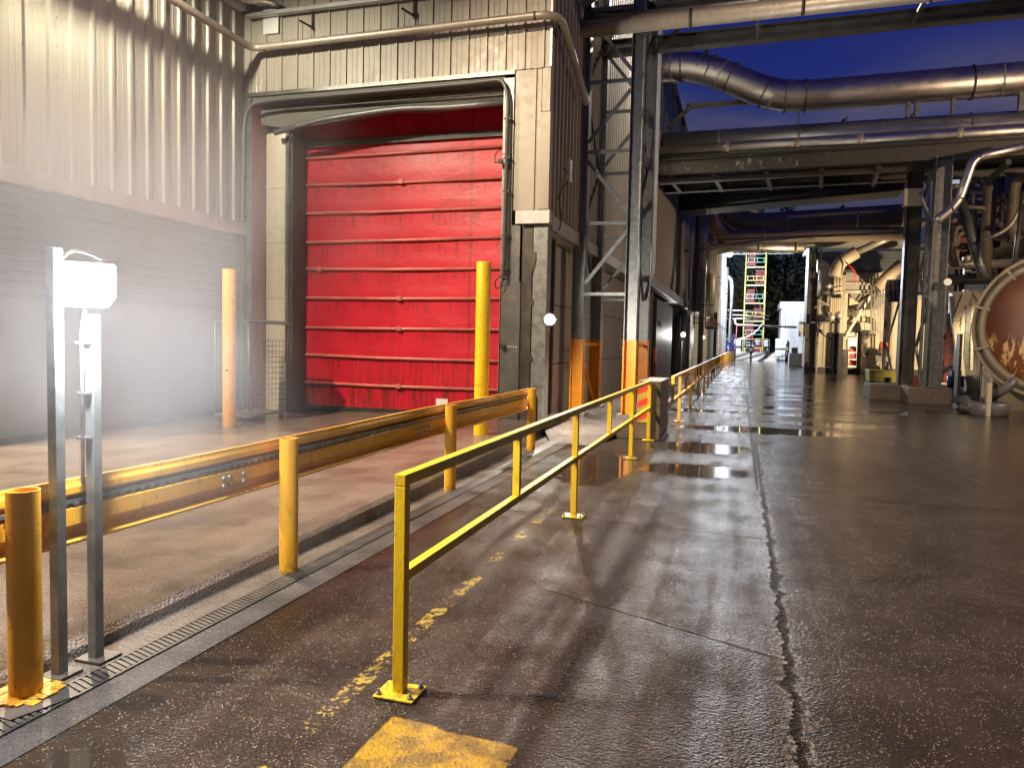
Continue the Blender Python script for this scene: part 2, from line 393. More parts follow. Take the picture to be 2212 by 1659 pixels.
# ---------------------------------------------------------------- ground
def grid(x0,x1,y0,y1,nx,ny,f):
    b=bmesh.new(); v=[[b.verts.new((x0+(x1-x0)*i/nx,y0+(y1-y0)*j/ny,f(x0+(x1-x0)*i/nx,y0+(y1-y0)*j/ny))) for j in range(ny+1)] for i in range(nx+1)]
    for i in range(nx):
        for j in range(ny): b.faces.new((v[i][j],v[i+1][j],v[i+1][j+1],v[i][j+1]))
    m=MB(); m.bm.free(); m.bm=b; return m
struct(grid(-300,300,-60,500,4,4,lambda x,y:0).build('ground','road'))
def kz(y): return .075+.135*min(1,max(0,(y-2.5)/8.5))
def dz(x,y): return .012+(kz(y)-.012)*min(1,max(0,(x+10.05)/6.85))
struct(grid(-10.6,-3.24,-9,14.9,16,30,dz).build('loading_dock_floor','dock'))
m=MB(); ys=[-9+i*.6 for i in range(38)]+[13.3]; rnd=random.Random(3); prev=None
for y in ys:
    j=rnd.uniform(-.012,.012); k=kz(y); jj=rnd.uniform(-.008,.004)
    x=-3.17 if y<11.4 else -3.17-(y-11.4)*.12
    row=[m.bm.verts.new(p) for p in ((-3.42,y,k+.0035),(x-.035,y,k+.003+jj),(x+j,y,k-.03+jj),(x+.012+j*.5,y,-.01))]
    if prev:
        for a in range(3): m.bm.faces.new((prev[a],prev[a+1],row[a+1],row[a]))
    prev=row
struct(m.build('kerb','strip'))
struct(grid(-3.18,-2.62,-9,13.3,4,20,lambda x,y:.004).build('concrete_channel_strip','strip'))
# drain grating let into the strip: frame, cross bars and slots
d=thing('drain_grating','long slotted metal drain grating set in the concrete strip beside the kerb','drain grating',(-2.86,4,0))
m=MB()
for x in (-2.945,-2.815): m.box(x-.007,x+.007,-2,12.6,.005,.013)
m.build('frame','grate',d)
m=MB(); y=-.5
while y<12.5:
    s=.004
    m.beam((-2.935,y+.018,.009),(-2.825,y-.018,.009),.019,.006); y+=.034
m.build('grate_bars','grate',d); m=MB(); m.box(-2.955,-2.805,-2,12.55,.0045,.0055); m.build('slot_bed','black',d)
# concrete apron and ramp by the corner of the loading bay
struct(MB().poly([(-3.95,12.9,-.02),(-3.05,11.9,-.02),(-2.35,11.75,-.02),(-2.35,11.8,.03),(-2.3,15.9,.14),(-3.95,15.9,.14)][::-1],(0,0,.001)).build('ramp_edge','concrete')) if False else None
m=MB(); v=[m.bm.verts.new(p) for p in ((-3.42,13.25,.14),(-2.95,11.95,.012),(-2.3,11.75,.012),(-2.1,12.6,.10),(-1.9,14.6,.13),(-1.9,27,.13),(-3.42,27,.13))]
m.bm.faces.new(v); struct(m.build('raised_footway','strip'))
m=MB(); m.box(-1.9,-1.78,14.4,80,-.02,.132); struct(m.build('footway_kerb','concrete',bevel=.01))
m=MB(); m.box(-6,-1.9,27.02,100,-.02,.13); struct(m.build('far_footway','strip'))
# ---------------------------------------------------------------- left warehouse
wh=thing('warehouse','grey warehouse with pale ribbed upper cladding over a dark lower wall on the left','building',(-10,2,0))
MB().sheet(prof(-10,13.40,.385,.05,.042,.30,.018,.004),3.97,12,'Y',-9.94,1).build('ribbed_cladding','beige',wh)
for i in range(14): MB().ball((-9.93,7.6+i*.40,5.72),.014,6).build('screw','dark',wh)
for y in (8.93,10.47,12.01):
    for k in range(10): MB().ball((-9.895,y,4.2+k*.42),.011,6).build('screw','dark',wh)
MB().box(-10.0,-9.86,-10,13.38,3.72,3.965).build('sill_flashing','flash',wh,bevel=.01)
p=[]
z=3.70
while z>2.2:
    p+=[(z,.0),(z-.05,.0),(z-.062,.028),(z-.10,.028),(z-.112,0)]; z-=.155
p+=[(2.15,0),(2.14,.012),(0,.012)]
MB().hsheet(p[::-1],-10,13.9,'Y',-10.04,1).build('lower_wall','greywall',wh)
m=MB(); m.box(-10.04,-9.99,-10,13.3,.02,.12); m.build('base_trim','dark',wh)
MB().box(-30,-10.1,-10,13.3,.0,12).build('wall_core','greywall',wh)
# ---------------------------------------------------------------- loading bay building
lb=thing('loading_bay_building','beige ribbed building around the tall red vehicle door','building',(-7,13.4,0))
F=13.4
pr=prof(-9.94,-3.47,.364,.03,.032,.13,.010,.004)
MB().sheet(pr,6.60,12,'X',F,-1).build('front_cladding','beige',lb)
MB().sheet(prof(-4.12,-3.62,.364,.03,.03,.36,.012,.004),4.06,6.585,'X',F+.004,-1).build('front_cladding','beige',lb)
m=MB(); m.box(-3.63,-3.43,F-.05,F+.16,4.06,5.80); m.box(-3.60,-3.445,F-.04,F+.16,5.81,6.58); m.build('corner_flashing','beige',lb,bevel=.005)
m=MB(); m.box(-3.475,-3.435,F-.038,F-.003,6.605,12); m.build('corner_trim','flash',lb)
# side facing the yard
MB().sheet(prof(F,25.3,.30,.06,.05,.2,.02,.004),3.98,12,'Y',-3.45,1).build('side_cladding','beige',lb)
m=MB(); m.box(-3.52,-3.38,F+.162,25.2,3.72,3.975); m.build('side_sill_flashing','flash',lb,bevel=.006)
m=MB(); m.box(-4.05,-3.40,F-.07,F+.155,3.80,4.045); m.build('front_sill_flashing','flash',lb,bevel=.008)
p=[]; u=F+.2
while u<25: p+=[(u,0),(u+.02,.02),(u+.05,.02),(u+.07,0)]; u+=.12
m=MB(); m.box(-3.9,-3.5,F+.16,25.2,3.69,3.716); m.build('soffit','beige',lb)
# lower concrete wall panels on the yard side, with joints
for i,(y0,y1) in enumerate(((13.78,16.3),(16.32,18.9),(18.92,21.6),(21.62,25.2))):
    for j,(z0,z1) in enumerate(((.0,1.19),(1.205,2.42),(2.435,3.685))):
        MB().box(-3.90,-3.74,y0,y1,z0,z1).build('concrete_panel','panel',lb,bevel=.008)
# galvanised channel post with ragged steel plates at the corner
m=MB(); m.box(-3.72,-3.44,F+.02,F+.30,0,3.79); m.build('corner_post','galv',lb,bevel=.01)
m=MB(); m.box(-3.90,-3.735,F+.03,F+.22,0,3.79); m.build('door_side_post','dark',lb)
m=MB(); m.poly([(-3.80,F+.01,3.3),(-3.66,F+.01,3.3),(-3.66,F+.01,3.15),(-3.69,F+.01,3.0),(-3.73,F+.01,2.9),(-3.73,F+.01,2.5),(-3.68,F+.01,2.38),(-3.73,F+.01,2.3),(-3.73,F+.01,1.45),(-3.66,F+.01,1.30),(-3.73,F+.01,1.28),(-3.73,F+.01,0.1),(-3.80,F+.01,.1)],(0,-.012,0))
m.build('torn_edge_plate','dark',lb)
m=MB(); m.box(-3.715,-3.445,F-.004,F+.017,.0,.75); m.build('kick_plate','galv',lb)
# opening: header, jambs, tread plate trims
m=MB(); m.box(-9.76,-4.32,F+.02,F+.62,6.42,6.595); m.build('header_soffit','header',lb)
m=MB(); m.poly([(-9.75,F+.30,6.40),(-9.75,F+.30,6.05),(-9.1,F+.30,5.93),(-7.8,F+.30,6.0),(-6.6,F+.30,6.10),(-5.9,F+.30,6.05),(-4.32,F+.30,6.10),(-4.32,F+.30,6.40)],(0,.05,0)); m.build('sagging_door_curtain_box','header',lb)
m=MB(); m.bent([(-9.35,F+.20,5.83),(-8.3,F+.12,6.0),(-6.5,F+.16,6.13),(-5.5,F+.2,6.08),(-4.4,F+.25,6.12)],.055,.8,10); m.build('bent_seal_strip','galv',lb)
m=MB(); m.box(-9.76,-4.3,14.1,14.36,6.36,6.58); m.build('roller_housing','dark',lb)
m=MB(); m.box(-9.94,-4.13,F-.035,F-.002,6.52,6.595); m.build('head_tread_plate','diamond',lb)
m=MB(); m.box(-9.86,-9.76,F-.03,F+.0,.0,6.45); m.build('left_tread_plate','diamond',lb)
m=MB(); m.box(-4.32,-4.13,F-.035,F,2.75,6.455); m.box(-4.30,-3.93,F-.045,F+.0,.0,2.745); m.box(-4.125,-3.96,F-.03,F+.0,2.75,3.79); m.build('right_tread_plate','diamond',lb)
m=MB(); m.box(-4.33,-4.325,F-.03,F+.95,0,6.4); m.build('right_reveal_plate','flash',lb)
m=MB(); m.box(-9.80,-9.758,F+.004,F+.44,0,6.40); m.build('left_reveal','rustred',lb)
m=MB()
for k in range(14): m.ball((-9.755,F+.3,.7+k*.42),.016,6)
m.build('reveal_rivet','galv',lb)
m=MB()
pts=[(-9.76+.52*i/8,F+.5-.07*math.sin(math.pi*i/8),0) for i in range(9)]
for z0,z1 in ((0,1.28),(1.287,2.45),(2.457,3.62),(3.627,4.75),(4.757,5.9)):
    lo=[m.bm.verts.new((a,b,z0)) for a,b,_ in pts]; hi=[m.bm.verts.new((a,b,z1)) for a,b,_ in pts]
    for i in range(8):
        f=m.bm.faces.new((lo[i],lo[i+1],hi[i+1],hi[i])); f.smooth=True
m.build('rounded_jamb_lining','beige_warm',lb)
m=MB(); m.box(-9.24,-9.16,F+.42,F+.47,1.1,5.85); m.build('perforated_guide_strip','diamond',lb)
m=MB(); m.box(-9.24,-9.10,F+.475,14.37,0,5.9); m.build('door_guide','dark',lb)
m=MB(); m.box(-9.16,-9.09,F+.42,F+.47,0,1.09); m.build('guide_foot','dark',lb)
m=MB(); m.box(-4.9,-4.34,14.45,14.6,0,6.4); m.build('right_guide','dark',lb)
# red fabric door with its bars
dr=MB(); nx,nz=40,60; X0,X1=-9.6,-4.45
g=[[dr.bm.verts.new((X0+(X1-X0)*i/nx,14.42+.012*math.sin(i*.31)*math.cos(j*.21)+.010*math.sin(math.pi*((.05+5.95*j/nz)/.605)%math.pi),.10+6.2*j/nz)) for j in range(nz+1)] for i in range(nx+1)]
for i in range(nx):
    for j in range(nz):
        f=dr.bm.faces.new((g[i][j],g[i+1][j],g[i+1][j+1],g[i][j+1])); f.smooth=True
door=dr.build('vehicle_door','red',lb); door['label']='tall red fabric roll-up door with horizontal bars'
M['redbar']=simple('dusty_red_bar',(.60,.17,.15),.35,0,.25,5,.001,(.12,.04,.04),.5,(.4,1,1))
for k,z in enumerate((.66,1.25,1.87,2.5,3.11,3.71,4.31,4.90,5.50)):
    sag=.02*math.sin(k*2.1)
    b=MB(); b.tube([(-9.4,14.395,z+sag),(-7.2,14.388,z-.012),(-4.5,14.395,z-sag*.5)],.034,8); b.build('reinforcing_bar','redbar',door)
b=MB(); b.box(-9.3,-4.5,14.33,14.37,5.70,5.81); b.build('header_rail','header',door)
b=MB(); b.box(-9.3,-4.5,14.33,14.47,.08,.17); b.build('bottom_rubber_seal','black',door)
b=MB(); b.box(-5.98,-5.72,14.33,14.338,.30,.44); b.build('white_patch','white',door)
for x,z in ((-6.85,4.9),(-6.85,2.5),(-6.85,1.87),(-6.85,.66),(-8.75,3.11)): MB().cbox((x,14.35,z),(.10,.03,.09)).build('bar_joint_clip','redbar',door)
MB().box(-9.93,-9.77,F+.003,14.6,0,6.59).build('jamb_core','header',lb)
MB().box(-9.755,-9.25,F+.55,14.34,5.91,6.34).build('jamb_head','header',lb)
MB().box(-10.03,-9.935,F-.018,14.7,0,12).build('corner_infill','greywall',lb)
MB().box(-9.9,-3.6,14.62,14.68,0,12).build('inner_wall','dark',lb)
MB().box(-12,-3.55,F+.3,25,12.0,12.1).build('roof','flash',lb)
# ---------------------------------------------------------------- services on the loading bay walls
def pipe_thing(name,label,cat,pts,r,mat,rad=.3,seg=16,bands=(),loc=None,bmat='dark',bw=.03):
    t=thing(name,label,cat,loc or tuple(pts[0]))
    MB().bent(pts,r,rad,seg).build('pipe',mat,t)
    for a in bands:
        p,d=Vector(a[0]),Vector(a[1]).normalized(); MB().tube([p-d*bw,p+d*bw],r*1.06,seg).build('band',bmat,t)
    return t
t=pipe_thing('wall_pipe','long insulated pipe across the facade above the red door, turning round the corner','pipe',
 [(-9.55,3,7.42),(-9.55,13.12,7.37),(-3.50,13.15,7.42),(-3.26,13.3,7.40),(-3.2,15.4,6.55)],.072,'alu_dull',.25,14,[((-9.25,13.13,7.372),(1,0,0)),((-3.7,13.15,7.418),(1,0,0)),((-3.3,13.5,7.33),(.1,1,-.4))],bw=.02)
for x in (-8.36,-6.18):
    m=MB(); m.beam((x-.06,13.15,7.45),(x-.06,13.15,7.80),.012,.012); m.beam((x-.1,13.1,7.80),(x+.04,13.3,7.74),.035,.03); m.beam((x+.03,13.34,7.70),(x+.03,13.34,8.05),.03,.02); m.build('hanger','dark',t)
t=thing('cable_tray','grey cable tray running high along both walls above the insulated wall pipe','cable tray',(-9.6,13,8))
m=MB(); m.box(-9.75,-3.3,13.16,13.28,8.02,8.09); m.build('tray','flash',t,bevel=.004); m=MB(); m.box(-9.76,-9.60,2,13.0,8.06,8.15); m.build('tray','flash',t)
m=MB(); m.bent([(-9.62,12.0,8.26),(-9.62,12.9,8.20),(-9.25,13.1,8.24),(-9.0,13.15,8.18)],.05,.3,10); m.build('cable_loop','alu_dull',t)
MB().box(-9.45,-9.10,13.34,13.365,7.72,8.28).build('backing_plate','white',t)
t=thing('door_conduit','grey conduit framing the red door along its top and both sides','conduit',(-9.8,13.3,2))
MB().bent([(-9.90,13.33,2.15),(-9.90,13.33,3.25),(-9.93,13.33,3.6),(-9.90,13.33,5.9),(-9.80,13.33,6.35),(-9.3,13.32,6.40),(-4.9,13.30,6.40),(-4.32,13.28,6.42),(-4.22,13.27,6.1),(-4.22,13.27,2.85)],.036,.25,12).build('conduit_run','pvc',t)
m=MB()
for z in (2.7,3.0,4.1,4.9,5.4): m.cbox((-9.90,13.34,z),(.12,.05,.03))
for z in (3.0,3.6,4.4,5.0,5.7): m.cbox((-4.22,13.28,z),(.12,.06,.03))
m.build('clip','dark',t)
m=MB(); m.bent([(-4.22,13.27,2.9),(-4.26,13.25,2.66),(-4.36,13.22,2.6),(-4.38,13.2,2.75),(-4.25,13.2,2.85)],.012,.05,6); m.ball((-4.22,13.24,2.80),.04); m.build('loose_wire','black',t)
m=MB(); m.bent([(-4.33,13.3,4.95),(-4.45,13.25,4.9),(-4.42,13.25,5.1),(-4.33,13.28,5.15)],.01,.05,6); m.cbox((-4.33,13.25,4.93),(.09,.08,.07)); m.build('sensor_cable','black',t)
t=thing('door_sensor','small black photocell on a strip of white studs on the tread plate','sensor',(-4.2,13.34,1.55))
MB().tube([(-4.24,13.36,1.55),(-4.24,13.28,1.55)],.045,14).build('photocell','black',t)
for x in (-4.13,-4.08,-4.03,-3.98): MB().tube([(x,13.352,1.55),(x,13.335,1.55)],.014,8).build('stud','white',t)
t=thing('junction_box','small white junction box with dangling cables on the side cladding','junction box',(-3.4,14.6,4.95))
MB().cbox((-3.36,14.66,5.02),(.08,.16,.42)).build('box_cover','white',t,bevel=.01)
m=MB(); m.bent([(-3.38,14.6,4.82),(-3.36,14.45,4.7),(-3.36,14.1,4.6),(-3.4,14.0,4.35)],.014,.1,6); m.bent([(-3.38,14.3,5.0),(-3.37,14.4,4.95),(-3.37,14.62,4.96)],.012,.05,6); m.bent([(-3.4,13.95,4.4),(-3.35,14.05,4.1),(-3.35,14.0,3.8),(-3.42,13.9,3.7)],.012,.1,6); m.build('cable','dark',t)
# ---------------------------------------------------------------- bulkhead lights
def bulkhead(label,loc,h=.19,power=60,col=(1,.93,.80),nrm=(1,0,0),mat='lamp_b'):
    t=thing('bulkhead_light',label,'wall light',loc,'bulkhead lights along the left side of the yard'); x,y,z=loc; n=Vector(nrm)
    m=MB(); m.tube([Vector(loc)-n*.03,Vector(loc)+n*.02],h*.58,18); m.cbox(Vector(loc)-n*.03+Vector((0,0,-h*.7)),(.05,.05,h*.5)); m.build('lamp_base','dark',t)
    m=MB(); m.lathe(Vector(loc)+n*.02,n,[(0,h*.42),(.03,h*.42),(.07,h*.34),(.085,0)],18); m.build('lens',mat,t)
    sd=n.cross(Vector((0,0,1))).normalized(); c_=Vector(loc)+n*.09; m=MB(); m.beam(c_-sd*h*.5,c_+sd*h*.5,.012,.012); m.bent([Vector(loc)+Vector((0,0,h*.55)),c_+Vector((0,0,h*.4)),c_-Vector((0,0,h*.4)),Vector(loc)-Vector((0,0,h*.55))],.007,.04,6); m.build('wire_guard','dark',t)
    point('lamp_light',Vector(loc)+n*.145,power,col,.05,t,179,Vector(loc)+(Vector((1,-.02,-.12)) if abs(n.x)<1 and loc[1]<20 else n*1.0+Vector((.15,-.3,-.45))),.03); return t
bulkhead('round lit wall light on the corner post beside the red door',(-3.37,13.38,2.06),.22,1150,(1,.90,.76),(.55,-.83,0))
for lab,y,z,pw in (('lit wall light on a thin pole beside the dark doorway',37.6,2.15,260),('lit wall light past the louvred shutter, nearest of the distant three',53,2.2,260),('lit wall light in the middle of the distant three along the pale wall',62,2.2,260),('farthest lit wall light along the pale wall near the railing end',72,2.25,260)):
    bulkhead(lab,(-2.72 if y<50 else -2.48,y,z),.26,pw,(1,.96,.85),(.5,-.85,0))
# ---------------------------------------------------------------- floodlight on its post and the bare post beside it
t=thing('floodlight_stand','square grey post carrying the glaring white floodlight by the kerb','floodlight',(-3.055,2.94,0))
MB().box(-3.082,-3.03,2.915,2.967,.01,1.74).build('post','galv',t,bevel=.004)
m=MB(); m.box(-3.13,-2.97,2.88,3.02,.006,.02); m.build('base_plate','dark',t)
m=MB(); m.bent([(-3.085,2.90,.9),(-3.08,2.90,1.66),(-3.06,2.90,1.76)],.009,.04,8); m.build('conduit','flash',t)
for z in (1.13,1.35,1.60): MB().cbox((-3.075,2.905,z),(.08,.03,.012)).build('conduit_clip','dark',t)
nrm=Vector((.52,-.85,-.06)).normalized()
hc=at(191,615,2.87); ax=Vector((.85,.52,0)).normalized(); up=Vector((0,0,1))
def loopf(w,h,c,cut):
    return [c+ax*(-w)+up*h,c+ax*w+up*(h*.92),c+ax*w+up*(-h*.5),c+ax*(w-cut)+up*(-h),c+ax*(-w+cut)+up*(-h),c+ax*(-w)+up*(-h*.6)]
MB().poly(loopf(.108,.095,hc+nrm*.0,.04),-nrm*.07).build('housing','dark',t,bevel=.008)
MB().poly(loopf(.124,.108,hc+nrm*.002,.035),nrm*.05).build('lens','lamp_w',t,bevel=.012)
m=MB(); m.bent([hc+up*.11-ax*.12,hc+up*.16-ax*.07,hc+up*.15,hc+up*.12+ax*.06],.008,.03,6); m.build('lamp_bracket','galv',t)
point('floodlight_lamp',hc+nrm*.12-up*.10,LP['flood'],(.97,.98,1),.05,t)
t=thing('steel_post','bare square galvanised steel post standing left of the glaring floodlight','post',(-3.07,2.74,0))
MB().box(-3.096,-3.044,2.715,2.767,.01,2.04).build('upright','galv',t,bevel=.004)
MB().box(-3.13,-3.0,2.68,2.81,.005,.02).build('base_plate','dark',t)
# ---------------------------------------------------------------- crash barrier
t=thing('crash_barrier','yellow corrugated steel crash barrier running along the kerb on round posts','crash barrier',(-3.05,7,0))
path=[(-3.14,1.2),(-3.14,4.6),(-3.15,8),(-3.15,11.25)]
prf=[(.03,.925),(.012,.925),(.012,.905),(.0,.885),(.0,.855),(.055,.815),(.055,.80),(.0,.78),(.0,.70),(.045,.655),(.045,.64),(.0,.615),(.012,.600),(.03,.598)]
m=MB(); rows=[]
N=60
for i in range(N+1):
    y=1.0+10.25*i/N; dx=.006*math.sin(y*2.3); dzz=.008*math.sin(y*1.1)+(0.0)
    rows.append([m.bm.verts.new((-3.13+dx-a*.9,y,z+dzz)) for a,z in prf])
for i in range(N):
    for k in range(len(prf)-1):
        f=m.bm.faces.new((rows[i][k],rows[i][k+1],rows[i+1][k+1],rows[i+1][k])); f.smooth=False
m.build('corrugated_beam','yellow2',t,solid=.004)
m=MB(); m.box(-3.15,-3.128,1.0,11.2,.806,.826); 
for i in range(140): m.cbox((-3.128,1.1+i*.072,.80),(.006,.03,.012))
m.build('slotted_track','galv',t)
m=MB()
for y in (4.0,4.06,4.2,7.0,7.1,7.2,7.3,11.1):
    for z in (.74,.69) if y!=11.1 else (.86,.70): m.ball((-3.118,y,z),.016,8)
m.build('bolt','galv',t)
for i,(x,y) in enumerate(((-3.03,2.53),(-2.985,4.52),(-3.0,7.62),(-3.0,10.95))):
    h=.945
    b=MB(); r=.064 if i else .068
    b.tube([(x,y,-.02),(x,y,h)],r,28,False); b.tube([(x,y,h-.3),(x,y,h)],r-.006,28,False)
    lp=[]; 
    for k in range(28):
        a=2*math.pi*k/28; lp.append((Vector((x+r*math.cos(a),y+r*math.sin(a),h)),Vector((x+(r-.006)*math.cos(a),y+(r-.006)*math.sin(a),h))))
    for k in range(28):
        p,q=lp[k],lp[(k+1)%28]; b.bm.faces.new([b.bm.verts.new(v) for v in (p[0],q[0],q[1],p[1])])
    b.build('post','yellow2',t)
MB().poly([(-3.20,2.36,.006),(-2.88,2.33,.006),(-2.80,2.60,.006),(-3.1,2.72,.006)],(0,0,.012)).build('base_plate','dark',t)
b=MB(); 
for k in range(26):
    a=k*2*math.pi/26*1.0; rr=.10+.025*math.sin(k*2.7); b.cbox((-3.03+rr*math.cos(a),2.53+rr*math.sin(a),.02),(.05,.05,.014+.008*math.sin(k)))
b.build('paint_spill','yellow2',t,bevel=.006)
b=MB(); b.bent([(-3.07,11.0,.88),(-2.93,10.98,.84),(-2.93,10.98,.2),(-3.02,10.98,.05)],.014,.08,8); b.build('earth_cable','black',t)
# ---------------------------------------------------------------- tall bollards
for lab,x,y in (('tall yellow bollard on the left of the red door beside the wire trolley',-8.46,11.0),('tall yellow bollard on the right of the red door behind the crash barrier',-3.83,11.0)):
    t=thing('bollard',lab,'bollard',(x,y,dz(x,y)),'tall bollards guarding the red door')
    z0=dz(x,y)-.02
    MB().tube([(x,y,z0),(x,y,2.78 if x<-5 else 2.86)],.112,32).build('bollard_pipe','yellow2' if x<-5 else 'yellow',t,bevel=.01)
    if x<-5: m=MB(); m.cbox((x+.03,y-.112,1.05),(.05,.02,.03)); m.build('dent_mark','dark',t)
# ---------------------------------------------------------------- wire roll cage
t=thing('roll_cage_trolley','empty wire mesh roll cage trolley standing by the left door jamb','trolley',(-8.9,12,0))
x0,x1,y0,y1=-9.35,-8.62,11.75,12.95
m=MB()
for x,y in ((x0,y0),(x1,y0),(x0,y1),(x1,y1)): m.tube([(x,y,.16),(x,y,1.9)],.016,8)
m.tube([(x0,y0,1.9),(x1,y0,1.9)],.016,8); m.tube([(x0,y1,1.9),(x1,y1,1.9)],.016,8); m.tube([(x0,y0,1.9),(x0,y1,1.9)],.014,8)
m.build('cage_frame','galv',t)
m=MB()
for k in range(1,9): x=x0+(x1-x0)*k/9; m.tube([(x,y0,.2),(x,y0,1.6)],.004,4); m.tube([(x,y1,.2),(x,y1,1.6)],.004,4)
for k in range(1,14): z=.2+k*.105; m.tube([(x0,y0,z),(x1,y0,z)],.004,4); m.tube([(x1,y0,z),(x1,y1,z)],.004,4); m.tube([(x0,y1,z),(x1,y1,z)],.004,4)
for k in range(1,10): y=y0+(y1-y0)*k/10; m.tube([(x1,y,.2),(x1,y,1.6)],.004,4); m.tube([(x0,y,.2),(x0,y,1.6)],.004,4)
m.build('wire_mesh','galv',t)
m=MB(); m.poly([(x0-.05,y0-.05,1.93),(x1+.10,y0-.1,1.90),(x1+.35,y1-.4,1.86),(x1+.05,y1,1.93),(x0,y1,1.95)],(0,0,.02)); m.build('lid_board','dark',t)
m=MB(); m.box(x0-.02,x1+.02,y0-.02,y1+.02,.15,.19); m.build('base_tray','galv',t)
for x,y in ((x0+.06,y0+.1),(x1-.06,y0+.1),(x0+.06,y1-.1),(x1-.06,y1-.1)):
    m=MB(); m.tube([(x-.015,y,.075),(x+.015,y,.075)],.06,14); m.box(x-.02,x+.02,y-.012,y+.012,.10,.15); m.build('castor','black',t)
# ---------------------------------------------------------------- yellow railings
def railing(t,X,y0,y1,fulls,halves,top,mid,w=.055,mat='yellow',plates=True,slope=0):
    zz=lambda y: slope*(y-y0)
    b=MB(); b.beam((X,y0-w/2,top-w/2),(X,y1+w/2,top-w/2),w,w); b.build('top_rail',mat,t,bevel=.004)
    b=MB(); b.beam((X,y0+w/2,mid-w/2),(X,y1-w/2,mid-w/2),w*.9,w*.9); b.build('middle_rail',mat,t,bevel=.004)
    for y in fulls:
        b=MB(); b.box(X-w/2,X+w/2,y-w/2,y+w/2,.012,top-w-.001); b.build('post',mat,t,bevel=.004)
        if plates:
            b=MB(); b.box(X-.10,X+.10,y-.085,y+.085,.003,.015); bp=b.build('base_plate',mat,t,bevel=.004)
            if y<12:
                for sx,sy in ((-1,-1),(1,-1),(-1,1),(1,1)):
                    if (sx,sy)==(-1,1): continue
                    b=MB(); b.tube([(X+sx*.078,y+sy*.062,.015),(X+sx*.078,y+sy*.062,.026)],.013,6,True); b.tube([(X+sx*.078,y+sy*.062,.026),(X+sx*.078,y+sy*.062,.042)],.006,8); b.build('anchor_bolt','galv',bp)
    for y in halves:
        b=MB(); b.box(X-w*.45,X+w*.45,y-w*.45,y+w*.45,mid+.001,top-w-.001); b.build('baluster',mat,t,bevel=.003)
t=thing('railing','bright yellow square tube railing in the foreground, two rails high','railing',(-1.46,8,0))
railing(t,-1.46,3.12,12.95,[3.12,6.92,10.78,12.95],[4.98,8.85],1.035,.585)
t=thing('railing','long dull yellow railing running away from the concrete block to the far end','railing',(-1.25,40,0))
ful=[16.5+3.85*i for i in range(17)]
railing(t,-1.22,14.7,79.5,ful,[14.72]+[y+1.92 for y in ful],1.05,.60,.06,'yellow2')
# end gate
t=thing('railing','short yellow end barrier with close uprights closing off the far end of the long railing','railing',(-1.2,80,0))
b=MB(); b.beam((-1.2,80,1.08),(-.6,88,1.08),.06,.06); b.beam((-1.2,80,.6),(-.6,88,.6),.06,.06); b.build('rail','yellow2',t)
for i in range(9):
    f=i/8; b=MB(); b.beam((-1.2+.6*f,80+8*f,0),(-1.2+.6*f,80+8*f,1.05),.06,.06); b.build('upright','yellow2',t)
# ---------------------------------------------------------------- concrete barrier block with chevron plate
t=thing('concrete_barrier','dark wet concrete barrier block with a red and yellow chevron plate on its end','barrier',(-1.75,13.2,0))
y0,y1=13.05,14.55
MB().poly([(-1.28,y0,0),(-1.28,y0,1.02),(-1.66,y0,1.02),(-1.70,y0,.42),(-2.05,y0,.16),(-2.05,y0,0)],(0,y1-y0,0)).build('block','dirtyconc',t,bevel=.015)
m=MB()
CH=[]
M['chev_r']=simple('red_reflective',(.85,.06,.05),.3,0,.05); M['chev_y']=simple('faded_yellow_reflective',(.55,.42,.08),.35,0,.1)
x0,x1,z0,z1=-1.67,-1.47,.30,.96
MB().box(x0,x1,y0-.016,y0-.004,z0,z1).build('chevron_plate','chev_y',t)
def clipz(z): return min(z1,max(z0,z))
for k in range(3):
    a=z0+.02+k*.23
    q=[(x0+.004,y0-.0175,clipz(a)),(x1-.004,y0-.0175,clipz(a+.09)),(x1-.004,y0-.0175,clipz(a+.20)),(x0+.004,y0-.0175,clipz(a+.11))]
    MB().poly(q,(0,-.002,0)).build('red_stripe','chev_r',t)
# ---------------------------------------------------------------- lattice steel tower with orange guards
t=thing('steel_tower','tall lattice steel tower on four legs with orange painted feet','steel tower',(-2.8,17,0))
LX=[(-3.40,16.1),(-2.26,16.1),(-3.40,18.2),(-2.26,18.2)]
for x,y in LX:
    b=MB()
    for s_ in (-1,1): b.box(x+s_*.125-.009,x+s_*.125+.009,y-.13,y+.13,.14,11.5)
    b.box(x-.115,x+.115,y-.007,y+.007,.14,11.5); b.build('leg','galv',t,bevel=.003)
    b=MB()
    for s_ in (-1,1):
        for e in (-1,1):
            xa=x+s_*.125+e*.0125; b.box(xa-.003,xa+.003,y-.135,y+.135,.13,1.73)
        b.box(x+s_*.125-.016,x+s_*.125+.016,y-.1365,y-.1312,.13,1.73)
        b.box(x+s_*.125-.016,x+s_*.125+.016,y+.1312,y+.1365,.13,1.73)
    b.box(x-.108,x+.108,y-.013,y-.0085,.13,1.73); b.build('orange_guard','orange',t)
    b=MB(); b.cbox((x,y,.10),(.45,.45,.09)); b.build('footing','concrete',t,bevel=.01)
za=[2.7,4.2,5.7,7.15,8.65,10.1,11.4]
for y in (16.0,18.1):
    for i,z in enumerate(za):
        b=MB(); b.beam((-3.27,y,z),(-2.39,y,z),.07,.07); b.build('cross_bar','galv',t)
        if i<len(za)-1:
            a,c=(z+.22,za[i+1]-.18); l,r=((a,c) if i%2==0 else (c,a))
            b=MB(); b.beam((-3.27,y+.03,l),(-2.39,y+.03,r),.075,.05,(0,1,0)); b.build('diagonal_brace','galv',t)
